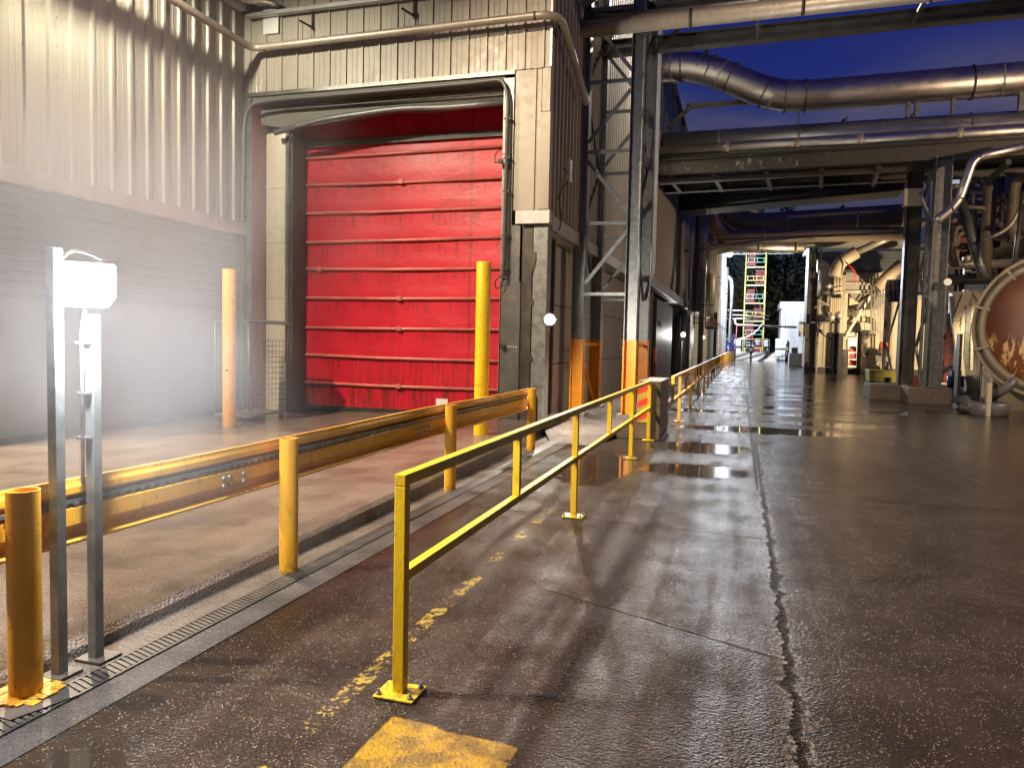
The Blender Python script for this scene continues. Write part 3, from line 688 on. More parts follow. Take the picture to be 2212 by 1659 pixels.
for x in (-3.40,-2.26):
    for i,z in enumerate(za[:-1]):
        a,c=z,za[i+1]
        b=MB(); b.beam((x,16.25,a if i%2 else c),(x,18.05,c if i%2 else a),.06,.06,(1,0,0)); b.build('side_brace','dark',t)
b=MB(); b.beam((-3.0,18.3,2.5),(-2.45,18.3,.2),.06,.08,(0,1,0)); b.build('diagonal_brace','dark',t)
b=MB(); b.beam((-3.4,16.25,1.6),(-3.4,18.0,.3),.05,.05,(1,0,0)); b.build('side_brace','orange',t)
b=MB(); b.beam((-3.36,16.1,1.62),(-3.36,18.1,1.62),.05,.05); b.beam((-2.26,16.25,1.62),(-2.26,18.1,1.62),.05,.05); b.build('guard_rail','orange',t)
# pipes running up the tower and overhead crossing pipes
pipe_thing('riser_pipe','short brown pipe rising beside the top of the steel tower','pipe',[(-3.62,15.85,6.9),(-3.62,15.85,8.4),(-3.5,15.9,8.7),(-3.1,15.95,8.95)],.075,'alu_dull',.3,12,[((-3.62,15.85,7.2),(0,0,1))])
t=thing('overhead_beam','dark overhead steel beam crossing the yard from the top of the steel tower','beam',(-2,16.3,8.9))
m=MB(); m.ibeam((-4,16.35,8.62),(14,16.35,8.75),.25,.34,.03); m.build('beam','dark',t)
m=MB()
for x in (0.1,3.2,6.3): m.beam((x,15.8,8.50),(x,17.9,8.50),.06,.05)
m.build('cross_bearer','dark',t)
t=thing('overhead_beam','second dark steel beam behind the pipes overhead near the tower top','beam',(-2,18,8.9))
m=MB(); m.ibeam((-4,18.1,8.62),(14,18.1,8.75),.25,.34,.03); m.beam((-2.2,18.1,8.4),(-.8,16.4,8.9),.06,.06); m.beam((-2.3,16.4,8.4),(-2.2,18.1,8.9),.06,.06); m.build('beam','dark',t)
pipe_thing('overhead_pipe','lower brown lagged pipe crossing overhead along the top of the picture','pipe',[(-3.6,15.75,8.17),(14,15.75,8.27)],.17,'alu_dull',.3,20,[((x,15.75,8.17+(x+3.6)*.0057),(1,0,0)) for x in (-1.2,.9,3.1,5.3)])
pipe_thing('overhead_pipe','upper brown lagged pipe crossing overhead just behind the lower one','pipe',[(-3.6,16.9,8.92),(14,16.9,9.02)],.15,'alu_dull',.3,20,[((x,16.9,8.92+(x+3.6)*.0057),(1,0,0)) for x in (-.6,1.6,3.9)])
pipe_thing('overhead_pipe','thin pipe between the two brown lagged pipes overhead','pipe',[(-3.6,16.0,8.47),(14,16.0,8.55)],.06,'alu',.3,12)
# ---------------------------------------------------------------- second building beyond the tower
b2=thing('process_building','grey brown clad building beyond the steel tower with an overhanging upper storey','building',(-4,32,0))
X=-3.02
MB().sheet(prof(25.3,40,.33,.04,.04,.2,.018),4.0,9.2,'Y',X,1).build('side_cladding','beige',b2)
MB().box(X-.02,X+.01,25.3,40,9.22,12.1).build('upper_panels','greywall',b2)
for y in (28.4,31.5,34.6,37.6): MB().box(X+.011,X+.02,y-.02,y+.02,9.2,12.1).build('panel_joint','dark',b2)
m=MB(); m.box(X-.45,X-.012,25.28,25.32,3.98,12.1); m.build('end_cladding','greywall',b2)
m=MB(); m.box(X-.5,X+.09,25.2,40.1,3.62,3.99); m.build('sill_beam','flash',b2,bevel=.01)
m=MB(); m.box(X-.3,X+.12,25.2,40.1,12.11,12.30); 
for i in range(30): m.box(X-.05,X+.17,25.4+i*.5,25.48+i*.5,12.02,12.1)
m.build('roof_edge','flash',b2)
MB().box(-15,X-.5,25.32,40,12.0,12.1).build('roof','flash',b2)
MB().box(-3.95,-3.9,25.3,100,0,3.6).build('recessed_wall','greywall',b2)
m=MB(); m.box(-3.88,-3.2,26.2,27.0,.13,3.6); m.build('dark_pier','dark',b2)
m=MB(); m.box(-3.45,-3.20,28.3,28.5,.13,3.6); m.build('pale_pier','panel',b2)
m=MB(); m.box(-3.9,-3.12,29.2,36.0,.13,3.4); m.build('dark_doorway','dark',b2)
m=MB(); m.box(-3.8,-3.05,40.1,52,.13,4.2); m.build('rear_wall','greywall',b2)
p=[]; z=.2
while z<3.6: p+=[(z,0),(z+.02,.03),(z+.08,.03),(z+.10,0)]; z+=.12
MB().hsheet(p,43.0,49.5,'Y',-3.04,1).build('louvred_shutter','flash',b2)
m=MB(); m.box(-3.1,-3.02,28.35,28.6,1.0,1.5); m.build('notice_board','chev_r',b2)
m=MB(); m.box(-3.1,-3.0,28.35,28.7,.15,.9); m.build('fire_box','rustred',b2)
m=MB(); m.box(-3.11,-3.06,30.5,30.8,2.35,2.55); m.build('small_sign','white',b2)
bulk=MB(); bulk.box(-2.78,-2.72,37.55,37.61,.13,2.1); tag(bulk.build('lamp_pole','galv'),'thin pole holding the wall light beside the dark doorway','pole')
t=pipe_thing('downpipe','white drainpipe down the corner of the building beyond the steel tower','drainpipe',[(-2.86,25.05,11.9),(-2.86,25.05,4.0),(-3.0,25.1,3.7)],.085,'white',.2,14,[((-2.86,25.05,z),(0,0,1)) for z in (10.6,7.6,5.3)],bmat='white')
bt=thing('roof_floodlight','small lit floodlight at the roof corner of the building beyond the tower','floodlight',(-3.1,25.1,12.3))
m=MB(); m.cbox((-3.2,24.95,12.15),(.3,.14,.2)); m.build('housing','dark',bt); m=MB(); m.cbox((-3.2,24.86,12.13),(.26,.02,.16)); m.build('lens','lamp_w',bt)
point('roof_light',(-2.85,24.2,12.0),LP['roof'],(1,.95,.85),.06,bt,115,(-3.7,18.5,8.5),.6)
# ---------------------------------------------------------------- pipes and walls farther along the left side
pipe_thing('vertical_pipe','fat grey vertical pipe with an elbow at its foot beside the clad building','pipe',[(-3.12,41,12),(-3.12,41,4.4),(-3.12,41.6,3.9),(-3.12,44,3.9)],.32,'alu_dull',.6,18,[((-3.12,41,z),(0,0,1)) for z in (9.4,6.6)],bw=.06)
pipe_thing('vertical_pipe','dark vertical pipe with an elbow into the ground beside the louvred shutter','pipe',[(-2.8,42.2,3.4),(-3.0,40.4,3.4),(-2.8,39.6,3.3),(-2.8,39.2,2.4),(-2.8,39.2,.1)],.17,'galv',.5,14)
pipe_thing('vertical_pipe','slim pale pipe rising beside the fat grey vertical pipe','pipe',[(-2.78,42.5,.1),(-2.78,42.5,12)],.08,'alu_dull',.3,12,[((-2.78,42.5,z),(0,0,1)) for z in (3,6,9)])
t=thing('cream_building','cream wall lit yellow between the vertical pipes on the left','building',(-4,46,0))
MB().box(-6,-2.38,45.2,49,3.6,13).build('wall','cream',t)
m=MB(); m.box(-2.70,-2.60,45.10,45.18,3.6,9.5); m.build('dark_edge','dark',t)
pipe_thing('vertical_pipe','pale lagged vertical pipe in front of the cream wall','pipe',[(-2.22,44.5,.1),(-2.22,44.5,12)],.15,'alu_dull',.3,16,[((-2.22,44.5,z),(0,0,1)) for z in (2.5,4.4,7.2)],bmat='alu_dull',bw=.04)
# ladders and small frames
t=thing('pipe_access_frame','rusty brown access frame with rails and a ladder among the vertical pipes','access platform',(-1.8,44,3))
m=MB()
for z in (7.0,3.9,2.9):
    m.beam((-2.65,43.6,z),(-1.5,43.6,z),.05,.05); m.beam((-2.65,43.6,z+.28),(-1.5,43.6,z+.28),.04,.04)
for x in (-2.55,-1.95): m.beam((x,43.6,2.6),(x,43.6,7.3),.05,.05)
m.build('frame','dark',t)
t=thing('elbow_pipe_assembly','big silver pipe crossing the far end of the yard and turning down on the left','pipe',(-1,50,8))
a=at(1905,530,50); 
MB().bent([at(1738,533,50),at(1560,533,50),at(1527,548,50),at(1524,600,50)+Vector((0,2,0))],.37,.9,22,8).build('pipe','alu',t)
for px in (1640,1720): p=at(px,533,50); MB().tube([p-Vector((.08,0,0)),p+Vector((.08,0,0))],.39,22).build('band','alu_dull',t)
t=pipe_thing('vertical_pipe','grey vertical pipe in front of the bright white wall','pipe',[(-2.0,51.5,3.5),(-2.0,51.5,9.0)],.30,'alu_dull',.3,16)
pipe_thing('vertical_pipe','slim bright pipe with a curved top beside the bright white wall','pipe',[(-2.45,50.5,3.2),(-2.45,50.5,7.0),(-2.6,50.8,7.3)],.13,'alu_dull',.3,12)
# bright white ribbed building
t=thing('white_building','white ribbed building glaring under the far floodlight','building',(-2.3,65,0))
m=MB().sheet(prof(54,76,.45,.06,.012,.2,.03),3.4,11.5,'Y',-1.83,1)
for v in m.bm.verts: v.co.x+=(v.co.y-54)*.001
m.build('side_cladding','white',t)
m=MB(); m.box(-6,-1.85,53.9,54.0,3.4,11.5); m.build('end_wall','white',t)
m=MB(); m.box(-6,-2.3,53.9,84,.13,3.38); m.build('lower_wall','white',t)
for y in (55,58,61.5,66,71,77): MB().box(-2.28,-2.12,y,y+.25,.13,3.38).build('pilaster','galv',t)
for k,(x,y,z0,z1,r) in enumerate(((-1.66,56,.2,10.8,.10),(-1.60,61,.2,11,.12),(-1.55,68,.2,10.5,.10),(-1.48,73.5,.2,9.0,.12))):
    tt=thing('vertical_pipe',('nearest','second nearest','second farthest','farthest')[k]+' of four white pipes up the floodlit wall','pipe',(x,y,0),'white pipes on the floodlit wall')
    m=MB(); m.tube([(x,y,z0),(x,y,z1)],r,12); m.build('pipe','white',tt); 
    for z in (3.2,6.5): MB().tube([(x,y,z-.04),(x,y,z+.04)],r*1.2,12).build('bracket','galv',tt)
t=thing('curved_pipe','white swan neck pipe bending over at the far corner of the white wall','pipe',(-1.6,84,0))
MB().bent([(-1.9,82,8.4),(-1.6,82,8.9),(-1.2,82,8.5),(-1.1,82,7.6),(-1.1,82,2)],.17,.9,14).build('pipe','alu',t)
for z in (5.6,6.15,6.7,3.0):
    pass
t=thing('pipe_run','group of thin pipes running from the white wall across to the scaffold tower','pipes',(0,86,5))
for z in (5.55,5.05,4.65,2.4): MB().tube([(-1.6,86,z),(2.9 if z<5.3 else 2.5,88,z+.03)],.07,8).build('pipe','alu',t)
MB().bent([(-.7,86,4.6),(-.7,86,4.1),(-.4,86,3.95),(6,92,3.95)],.13,.5,10).build('drop_pipe','alu_dull',t)
MB().bent([(-.3,86,2.45),(.8,86,2.7),(1.7,86.5,3.4),(2.2,87,4.2)],.05,1,8).build('sagging_hose','flash',t)
MB().tube([(-.55,86,0),(-.5,86,4)],.05,8).build('red_pole','rustred',t)
MB().beam((.9,100,11.6),(2.2,94,5.8),.06,.06).build('stay','galv',t)
# pedestrian warning sign
t=thing('warning_sign','triangular pedestrian warning sign above a small yellow and blue plate','sign',(-1.55,44,3.1))
p=at(1538,690,43); c=Vector((p.x,43,p.z)); w=.34; kk=.55
tri=lambda s_,y: [c+Vector((0,y,.33*s_)),c+Vector((-w*s_,y,-.26*s_)),c+Vector((w*s_,y,-.26*s_))]
MB().poly(tri(1,0),(0,.02,0)).build('red_triangle','chev_r',t); MB().poly(tri(.72,-.006),(0,.004,0)).build('white_face','white',t)
m=MB(); V=lambda a,b: c+Vector((a*.55,-.012,b*.55-.02)); m.ball(V(.02,.20),.03,8); m.beam(V(0,.14),V(-.02,-.08),.05,.01,(0,1,0)); m.beam(V(-.02,-.07),V(.12,-.30),.03,.01,(0,1,0)); m.beam(V(-.02,-.07),V(-.17,-.29),.03,.01,(0,1,0)); m.beam(V(0,.10),V(.14,-.02),.02,.01,(0,1,0)); m.beam(V(0,.10),V(-.15,0),.02,.01,(0,1,0)); m.build('walking_figure','black',t)
m=MB(); m.box(c.x-.32,c.x+.32,42.99,43.01,c.z-.56,c.z-.29); m.build('lower_plate','white',t)
m=MB(); m.box(c.x-.29,c.x+.29,42.98,42.988,c.z-.42,c.z-.31); m.build('yellow_band','yelpl',t)
m=MB(); m.box(c.x-.29,c.x+.29,42.98,42.988,c.z-.54,c.z-.44); m.build('blue_band','bluepl',t)
m=MB(); m.box(c.x+.10,c.x+.26,43.3,43.5,.1,c.z+.4); m.build('sign_post','dark',t)
# ---------------------------------------------------------------- pipe bridge on its portal, 26 m down the yard
t=thing('pipe_bridge','wide steel pipe bridge across the yard with stained lower beams on a lattice portal','pipe bridge',(2,27,0))
Y=26.4
MB().ibeam((-3.0,Y,7.66),(14,Y,7.90),.30,.52,.03).build('front_beam','stain',t)
MB().ibeam((-3.0,29.4,7.66),(14,29.4,7.90),.30,.52,.03).build('rear_beam','dark',t)
MB().ibeam((-3.0,Y+.3,7.26),(5.6,Y+.3,7.38),.22,.14,.02).build('lower_beam','dark',t)
for x in (-2.6,-1.1,.6,2.3,4.0,5.7,7.6,9.5): MB().beam((x,Y+.16,7.42),(x+.25,29.3,7.44),.14,.16).build('cross_member','dark',t)
MB().box(-3.0,12,Y+.3,29.2,7.93,7.97).build('deck_plate','dark',t)
b=MB(); b.ibeam((5.21,27.4,.5),(5.21,27.4,7.5),.34,.46,.03,(1,0,0)); b.build('dark_leg','dark',t)
b=MB(); b.ibeam((5.78,Y,.5),(5.80,Y,7.62),.40,.46,.03,(1,0,0)); b.build('galvanised_leg','galv',t)
b=MB(); zs=[.6,1.75,2.9,4.1,5.3,6.5,7.3]
for i in range(6):
    a,c=zs[i],zs[i+1]; b.beam((5.45,27.2,a) if i%2 else (5.56,26.45,a),(5.56,26.45,c) if i%2 else (5.45,27.2,c),.08,.08)
b.build('leg_brace','galv',t)
b=MB(); b.beam((5.5,26.7,.5),(5.5,26.7,7.3),.08,.12); b.build('angle_upright','galv',t)
b=MB(); b.poly([(5.12,Y-.05,6.55),(5.45,Y-.05,5.85),(5.5,Y-.05,5.85),(5.2,Y-.05,6.6)],(0,.05,0)); b.build('knee_brace','galv',t)
MB().box(4.83,5.36,26.9,27.13,6.24,6.80).build('junction_cabinet','cream',t,bevel=.02)
MB().tube([(6.0,26.12,3.75),(6.0,26.0,3.75)],.11,14).build('round_lamp','white',t)
for lab,x0,x1,y0,y1 in (('dark concrete plinth under the dark leg of the pipe bridge portal',4.12,5.16,27.0,28.3),('pale concrete plinth under the galvanised leg of the pipe bridge portal',5.0,6.2,25.6,26.85)):
    o=MB().box(x0,x1,y0,y1,-.01,.50).build('concrete_plinth','dirtyconc',bevel=.03); tag(o,lab,'plinth','plinths of the pipe bridge')
M['bluepipe']=simple('cool_lagged_pipe',(.40,.40,.42),.38,.85,.12,1.5,.002)
pipe_thing('large_pipe','widest lagged pipe lying on the pipe bridge, bluish under the sky','pipe',[(-2.9,27.9,8.75),(16,27.9,8.83)],.50,'bluepipe',.3,30,[((x,27.9,8.75+(x+2.9)*.004),(1,0,0)) for x in (-1,1.6,4.2,6.8)],bmat='bluepipe')
pipe_thing('large_pipe','golden lit pipe along the front edge of the pipe bridge','pipe',[(-2.9,26.55,8.22),(16,26.55,8.42)],.225,'alu',.3,24,[((x,26.55,8.22+(x+2.9)*.0106),(1,0,0)) for x in (-.7,1.5,3.4,6.2)],bmat='alu_dull',bw=.09)
pipe_thing('large_pipe','thin dark pipe tucked below the golden pipe on the pipe bridge','pipe',[(-2.9,26.3,8.0),(16,26.3,8.2)],.05,'dark',.3,10)
for k,x in enumerate((3.05,5.08)):
    q=thing('pigeon',('pigeon perched on the wide bluish pipe right of the thin stay','pigeon perched on the wide bluish pipe beside the twin duct supports')[k],'bird',(x,27.6,9.2))
    m=MB(); z=9.27+.004*x; m.lathe((x-.10,27.9,z+.02),(1,0,.35),[(0,.01),(.05,.03),(.11,.05),(.17,.04),(.21,.012)],10); m.ball((x+.09,27.9,z+.13),.03,8); m.tube([(x,27.9,z-.04),(x,27.9,z+.05)],.01,6); m.build('body','black',q)
# big duct
t=thing('air_duct','huge silver duct snaking from the roof over the pipe bridge','duct',(2,27,10.5))
dp=[Vector(p) for p in ((-4.2,27.2,11.35),(-1.75,27.2,11.33),(.85,27.2,10.02),(3.0,27.2,10.02),(16,27.2,10.2))]
MB().bent(dp,.50,1.1,36,7).build('duct','alu',t)
def on(a,b,f): return a+(b-a)*f
for a,b,fs in ((0,1,(.62,.76)),(1,2,(.02,.15,.30,.42,.86,.97)),(2,3,(.12,.42)),(3,4,(.28,.34,.48,.78))):
    for f in fs:
        p=on(dp[a],dp[b],f); d=(dp[b]-dp[a]).normalized()
        MB().tube([p-d*.022,p+d*.022],.535 if f in (.02,.15,.76,.86,.12,.42,.28) else .512,36).build('flange','dark' if f in (.02,.15,.76,.86,.12,.42,.28) else 'alu_dull',t)
for x,w in ((1.58,.05),(4.87,.12),(5.12,.12),(6.15,.10),(8.1,.30)):
    MB().box(x-w/2,x+w/2,27.1,27.3,9.1,9.62).build('support_leg','galv',t)
m=MB(); m.beam((-2.85,28.2,9.5),(-2.0,28.2,10.25),.12,.12); m.beam((-2.2,28.2,10.25),(1,28.2,10.25),.18,.16); m.build('bracket_arm','dark',t)
# ---------------------------------------------------------------- second crossing gantry
t=thing('conveyor_gantry','dark covered gantry sloping up to the right beyond the pipe bridge','gantry',(2,36,8))
m=MB(); m.poly([at(1466,457,36),at(1466,402,36),at(1955,370,36),at(1955,411,36)],(0,1.6,0)); m.build('side_panel','soot',t)
for dy,s_ in ((-14,.10),(10,.12),(30,.10)):
    m=MB(); a,b_=at(1466,418+dy,35.85),at(1955,378+dy*.6,35.85); m.tube([a,b_],s_,12); m.build('pipe','dark',t)
m=MB(); a,b_=at(1470,405,36.2),at(1700,372,36.2); m.tube([a,b_],.03,6); a2,b2_=at(1470,412,36.2),at(1700,380,36.2)
for f in (0,.25,.5,.75,1): m.beam(on(a,b_,f),on(a2,b2_,f),.04,.04)
m.build('handrail','dark',t)
for px in (1598,1668,1705,1790,1830,1860):
    p=at(px,418-(px-1466)*.082-3,36); m=MB(); m.cbox(p,(.10,.10,.16)); m.build('clamp','dark',t)
# ---------------------------------------------------------------- far thick pipes
def fp(label,pts,r,mat='alu_dull',Y=50,bands=(),rad=.8):
    P_=[at(x,y,Y if len(q)==0 else q[0]) for x,y,*q in pts]
    return pipe_thing('large_pipe',label,'pipe',P_,r,mat,rad,24,[((at(x,y,Y)),(1,0,.0)) for x,y in bands],bmat='alu_dull',bw=.05)
M['greylag']=simple('smoky_grey_lagging',(.24,.23,.22),.65,.1,.2,.6,.01,(.10,.09,.08),.5,(.3,1,1),5)
M['brownlag']=simple('brown_lagging',(.25,.20,.155),.6,.15,.15,.8,.01,(.12,.09,.07),.5,(1,1,1),5)
fp('thickest brown lagged pipe at the far crossing, curving up at its left end',[(1562,395),(1566,455),(1615,486),(1955,466)],.68,'brownlag',50,((1700,480),(1850,473)),1.9)
fp('second brown lagged pipe at the far crossing with a round elbow on the left',[(1530,390),(1532,470),(1560,512),(1955,505)],.42,'brownlag',49,((1650,511),),1.5)
fp('wide grey lagged pipe lowest behind the two brown elbow pipes',[(1545,500,53),(1955,500,53)],1.1,'greylag',53)
fp('slim pipe just above the big silver pipe across the far end',[(1515,535,48),(1760,512,48)],.13,'alu_dull',48)
fp('thin rusty pipe crossing in front of the brown elbow pipes',[(1515,520,47),(1955,503,47)],.07,'brownlag',47)
fp('pale pipe directly below the brown elbow pipes',[(1528,545,51),(1760,528,51)],.15,'alu',51)
m=thing('tall_vent_stack','pale flared vent stack top showing between the two gantries','vent stack',(-.5,60,10))
for px,py in ((1588,420),(1632,418)):
    p=at(px,py,60); MB().tube([p-Vector((0,0,2)),p+Vector((0,0,2))],.7,18).build('stack','brownlag',m)
# ---------------------------------------------------------------- far floodlight
t=thing('far_floodlight','glaring cool white floodlight high at the far end of the white wall','floodlight',(-1.7,80,10))
p=at(1576,549,80)
m=MB(); m.cbox(p+Vector((-.3,.25,.1)),(.7,.3,.5)); m.build('housing','dark',t)
m=MB(); m.lathe(p,(0,-1,0),[(-.02,.30),(.05,.28),(.12,.16),(.14,0)],18); m.build('lens','lamp_c',t)
m=MB(); m.beam(p+Vector((-.3,.3,0)),(-2.2,80.3,p.z),.08,.08); m.build('bracket_arm','galv',t)
point('far_floodlight_lamp',p+Vector((.2,-.35,-.32)),LP['far'],(.80,.87,1),.22,t)
# ---------------------------------------------------------------- scaffold stair tower
t=thing('scaffold_stair_tower','tall scaffold stair tower with yellow poles, red flights and green landings','scaffold tower',(1.3,96,0))
x0,x1,ya,yb=.25,2.55,95,97.4
for x,y in ((x0,ya),(x1,ya),(x0,yb),(x1,yb)): MB().tube([(x,y,0),(x,y,13.3)],.075,8).build('pole','yelpt',t)
for i in range(6):
    z=.4+2.15*i; z2=z+2.15; lft=i%2==1
    if i: 
        m=MB(); m.box(x0,x1,ya,ya+.9,z-.09,z-.01); m.build('landing','grnpt',t)
    xa,xb=(x0+.05,x0+1.1) if lft else (x1-1.1,x1-.05)
    if i<6:
        m=MB()
        for k in range(9):
            f=k/9; m.box(xa,xb,ya+.2+f*1.8,ya+.45+f*1.8,z+f*2.1,z+f*2.1+.07)
        m.beam((xa,ya+.2,z),(xa,ya+2.1,z2),.05,.16); m.beam((xb,ya+.2,z),(xb,ya+2.1,z2),.05,.16); m.build('stair_flight','redpt',t)
        m=MB()
        for zz in (z+.55,z+1.05): m.beam((x0,ya-.04,zz),(x1,ya-.04,zz),.05,.05)
        for x in (x0+.25,x0+.95,x0+1.3,x1-.25): m.beam((x,ya-.04,z+.5),(x,ya-.04,z+1.1),.05,.05)
        m.build('guard_frame','grnpt' if i%2 else 'yelpt',t)
        m=MB(); m.beam((x0,ya-.02,z2),(x1,ya-.02,z2),.07,.07); m.build('ledger','yelpt',t)
m=MB(); ztop=12.75
m.beam((-1.6,95.5,ztop+.35),(5.6,95.5,ztop+.35),.07,.07); m.beam((-1.6,95.5,ztop),(5.6,95.5,ztop),.07,.07)
for k in range(12): a=-1.6+k*.6; m.beam((a,95.5,ztop+(0 if k%2 else .35)),(a+.6,95.5,ztop+(.35 if k%2 else 0)),.05,.05)
m.build('lattice_girder','galv',t)
# ---------------------------------------------------------------- far barriers, tanks, pallets, shed
for k,(xa,xb,lab) in enumerate(((-.6,1.05,'left pale concrete road barrier at the far end, next to the railing'),(1.35,4.0,'right pale concrete road barrier at the far end in front of the scaffold'))):
    b=MB(); b.poly([(xa,91.7,0),(xa,92.5,0),(xa,92.3,.3),(xa,92.2,1.0),(xa,92.0,1.0),(xa,91.9,.3)],(xb-xa,0,0)); o=b.build('road_barrier','concrete',bevel=.03); tag(o,lab,'barrier','pale road barriers at the far end')
t=thing('traffic_bollard','small round dark object between the two pale road barriers','bollard',(1.2,92,0))
m=MB(); m.tube([(1.2,92.6,0),(1.2,92.6,.9)],.10,10); m.ball((1.2,92.6,1.2),.42,12); m.build('body','black',t)
M['ibcw']=simple('translucent_tank_plastic',(.55,.60,.66),.35,0,.12,2,.01,(.2,.22,.25),.5)
def ibc(x,y,z,lab):
    t=thing('liquid_tote',lab,'tank crate',(x,y,z),'stacked liquid totes at the far end')
    MB().box(x-.46,x+.46,y-.46,y+.46,z+.16,z+1.08).build('plastic_tank','ibcw',t,bevel=.06)
    m=MB()
    for k in range(6):
        a=-.48+k*.192
        m.beam((x+a,y-.49,z+.14),(x+a,y-.49,z+1.12),.025,.025); m.beam((x-.49,y+a,z+.14),(x-.49,y+a,z+1.12),.025,.025)
    for zz in (.14,.45,.78,1.12): m.beam((x-.49,y-.49,z+zz),(x+.49,y-.49,z+zz),.03,.03); m.beam((x-.49,y-.49,z+zz),(x-.49,y+.49,z+zz),.03,.03)
    m.build('cage','galv',t); MB().box(x-.5,x+.5,y-.5,y+.5,z,z+.12).build('pallet','dark',t)
    MB().box(x-.2,x+.25,y-.512,y-.502,z+.55,z+.95).build('label_plate','white',t); return t
rowl=('leftmost','second from left','third from left','rightmost')
base=None
for i in range(4):
    for j in range(2):
        z=.3+1.22*j; lab=f"{'upper' if j else 'lower'} liquid tote in the {rowl[i]} stack behind the road barriers"
        if base is None: base=ibc(-.45,98.5,z,lab); bl=Vector((-.45,98.5,z))
        else: copy_tree(base,(-.45+i*1.12,98.5,z),lab)
m=MB(); m.box(-1.2,4.8,97.8,99.6,0,.29); struct(m.build('loading_slab','concrete'))
for j,lab in enumerate(('lower pallet of white wrapped goods right of the scaffold tower','upper pallet of white wrapped goods right of the scaffold tower')):
    t=thing('wrapped_pallet',lab,'pallet',(4.7,97,.1+1.35*j),'wrapped pallets at the far end'); z=.02+1.35*j
    m=MB(); rr=random.Random(j+4)
    for a in range(3):
        for c in range(3): m.box(4.0+a*.44,4.42+a*.44,95.6,96.7,z+.14+c*.38,z+.50+c*.38+rr.uniform(-.02,.02))
    m.build('wrapped_load','fabric',t,bevel=.05); MB().box(3.98,5.34,95.58,96.72,z,z+.12).build('pallet_base','dark',t)
t=thing('blue_tarpaulin','crumpled dark blue tarpaulin hung beside the white totes','tarpaulin',(-1.4,95,0))
m=MB(); rr=random.Random(2); N=14; g=[]
for i in range(N):
    col=[]
    for j in range(10):
        col.append(m.bm.verts.new((-2.0+1.3*i/(N-1)+rr.uniform(-.05,.05),94.5+rr.uniform(-.15,.15)+.1*math.sin(i*2),.2+2.9*j/9+rr.uniform(-.06,.06))))
    g.append(col)
for i in range(N-1):
    for j in range(9): m.bm.faces.new((g[i][j],g[i+1][j],g[i+1][j+1],g[i][j+1]))
m.build('sheet','bluepl',t,solid=.03)
t=thing('white_shed','white shed with a large roller shutter at the far end on the right','building',(6,97,0))
MB().box(4.6,12,96.5,104,0,6.3).build('walls','white',t)
MB().box(4.4,12.1,96.3,104.1,6.32,7.1).build('roof_fascia','white',t,bevel=.02)
p=[]; z=.3
while z<5.6: p+=[(z,0),(z+.03,.02),(z+.2,.02),(z+.23,0)]; z+=.25
MB().hsheet(p,5.25,11,'X',96.47,-1).build('roller_shutter','flash',t)
MB().tube([(4.95,96.3,0),(4.95,96.3,6)],.09,8).build('drainpipe','white',t)
t=thing('gas_cylinder','dark gas cylinder with a yellow band beside the white shed','gas cylinder',(4.7,95.2,0)); 
MB().tube([(5.25,94.6,.0),(5.25,94.6,1.3)],.17,12).build('cylinder','black',t); MB().tube([(5.25,94.6,1.3),(5.25,94.6,1.75)],.18,12).build('yellow_band','yelpt',t); MB().tube([(5.25,94.6,1.75),(5.25,94.6,2.3)],[.17,.05],12).build('valve_cap','black',t)
for lab,x0,x1,y,z in (('grey concrete block at the foot of the beige plant building',4.1,5.6,70,1.15),):
    o=MB().box(x0,x1,y,y+1.2,0,z).build('concrete_block','concrete',bevel=.03); tag(o,lab,'concrete block')
t=thing('steel_bin','small dark steel bin standing on the grey concrete block','bin',(4.6,70.5,1.15)); MB().box(4.3,4.8,70.2,70.8,1.152,1.6).build('body','dark',t,bevel=.02); MB().box(4.27,4.83,70.17,70.83,1.602,1.64).build('lid','dark',t)
# ---------------------------------------------------------------- beige plant building on the right
Y=55
t=thing('plant_building','beige corrugated plant building behind the hoppers and pipes on the right','building',(12,55,0))
MB().sheet(prof(4.25,24,.42,.07,.07,.25,.03),.35,5.0,'X',Y,-1).build('front_cladding','beige_warm',t)
MB().box(4.27,4.40,Y+.02,58,0.3,8.6).build('side_wall','beige',t)
MB().box(4.22,24,Y-.10,Y+.02,.0,.34).build('base_trim','dark',t)
MB().box(4.15,24,Y-.14,Y+.2,5.02,5.22).build('eaves_flashing','flash',t)
p=[]; z=5.3
while z<8.4: p+=[(z,0),(z+.03,.05),(z+.12,.05),(z+.15,0)]; z+=.24
MB().hsheet(p,4.4,24,'X',Y+1.6,-1).build('upper_louvres','greywall',t)
MB().box(4.3,24,Y+2,62,8.6,8.8).build('roof','greywall',t)
for x,w in ((4.28,.22),(4.62,.26),(4.95,.12)): MB().box(x-w/2,x+w/2,Y-.5,Y-.2,0,9.2 if w>.2 else 9.0).build('corner_column','dark' if w>.15 else 'alu_dull',t)
m=MB(); m.box(3.75,4.15,Y-.3,Y+.3,2.4,3.4); m.build('wall_cabinet','white',t,bevel=.03)
A=lambda x,y,Yy=54: at(x,y,Yy)
def box2(px0,py0,px1,py1,Y0,dep,mb=None):
    a=at(px0,py1,Y0); b=at(px1,py0,Y0); mb=mb or MB(); mb.box(a.x,b.x,Y0,Y0+dep,a.z,b.z); return mb
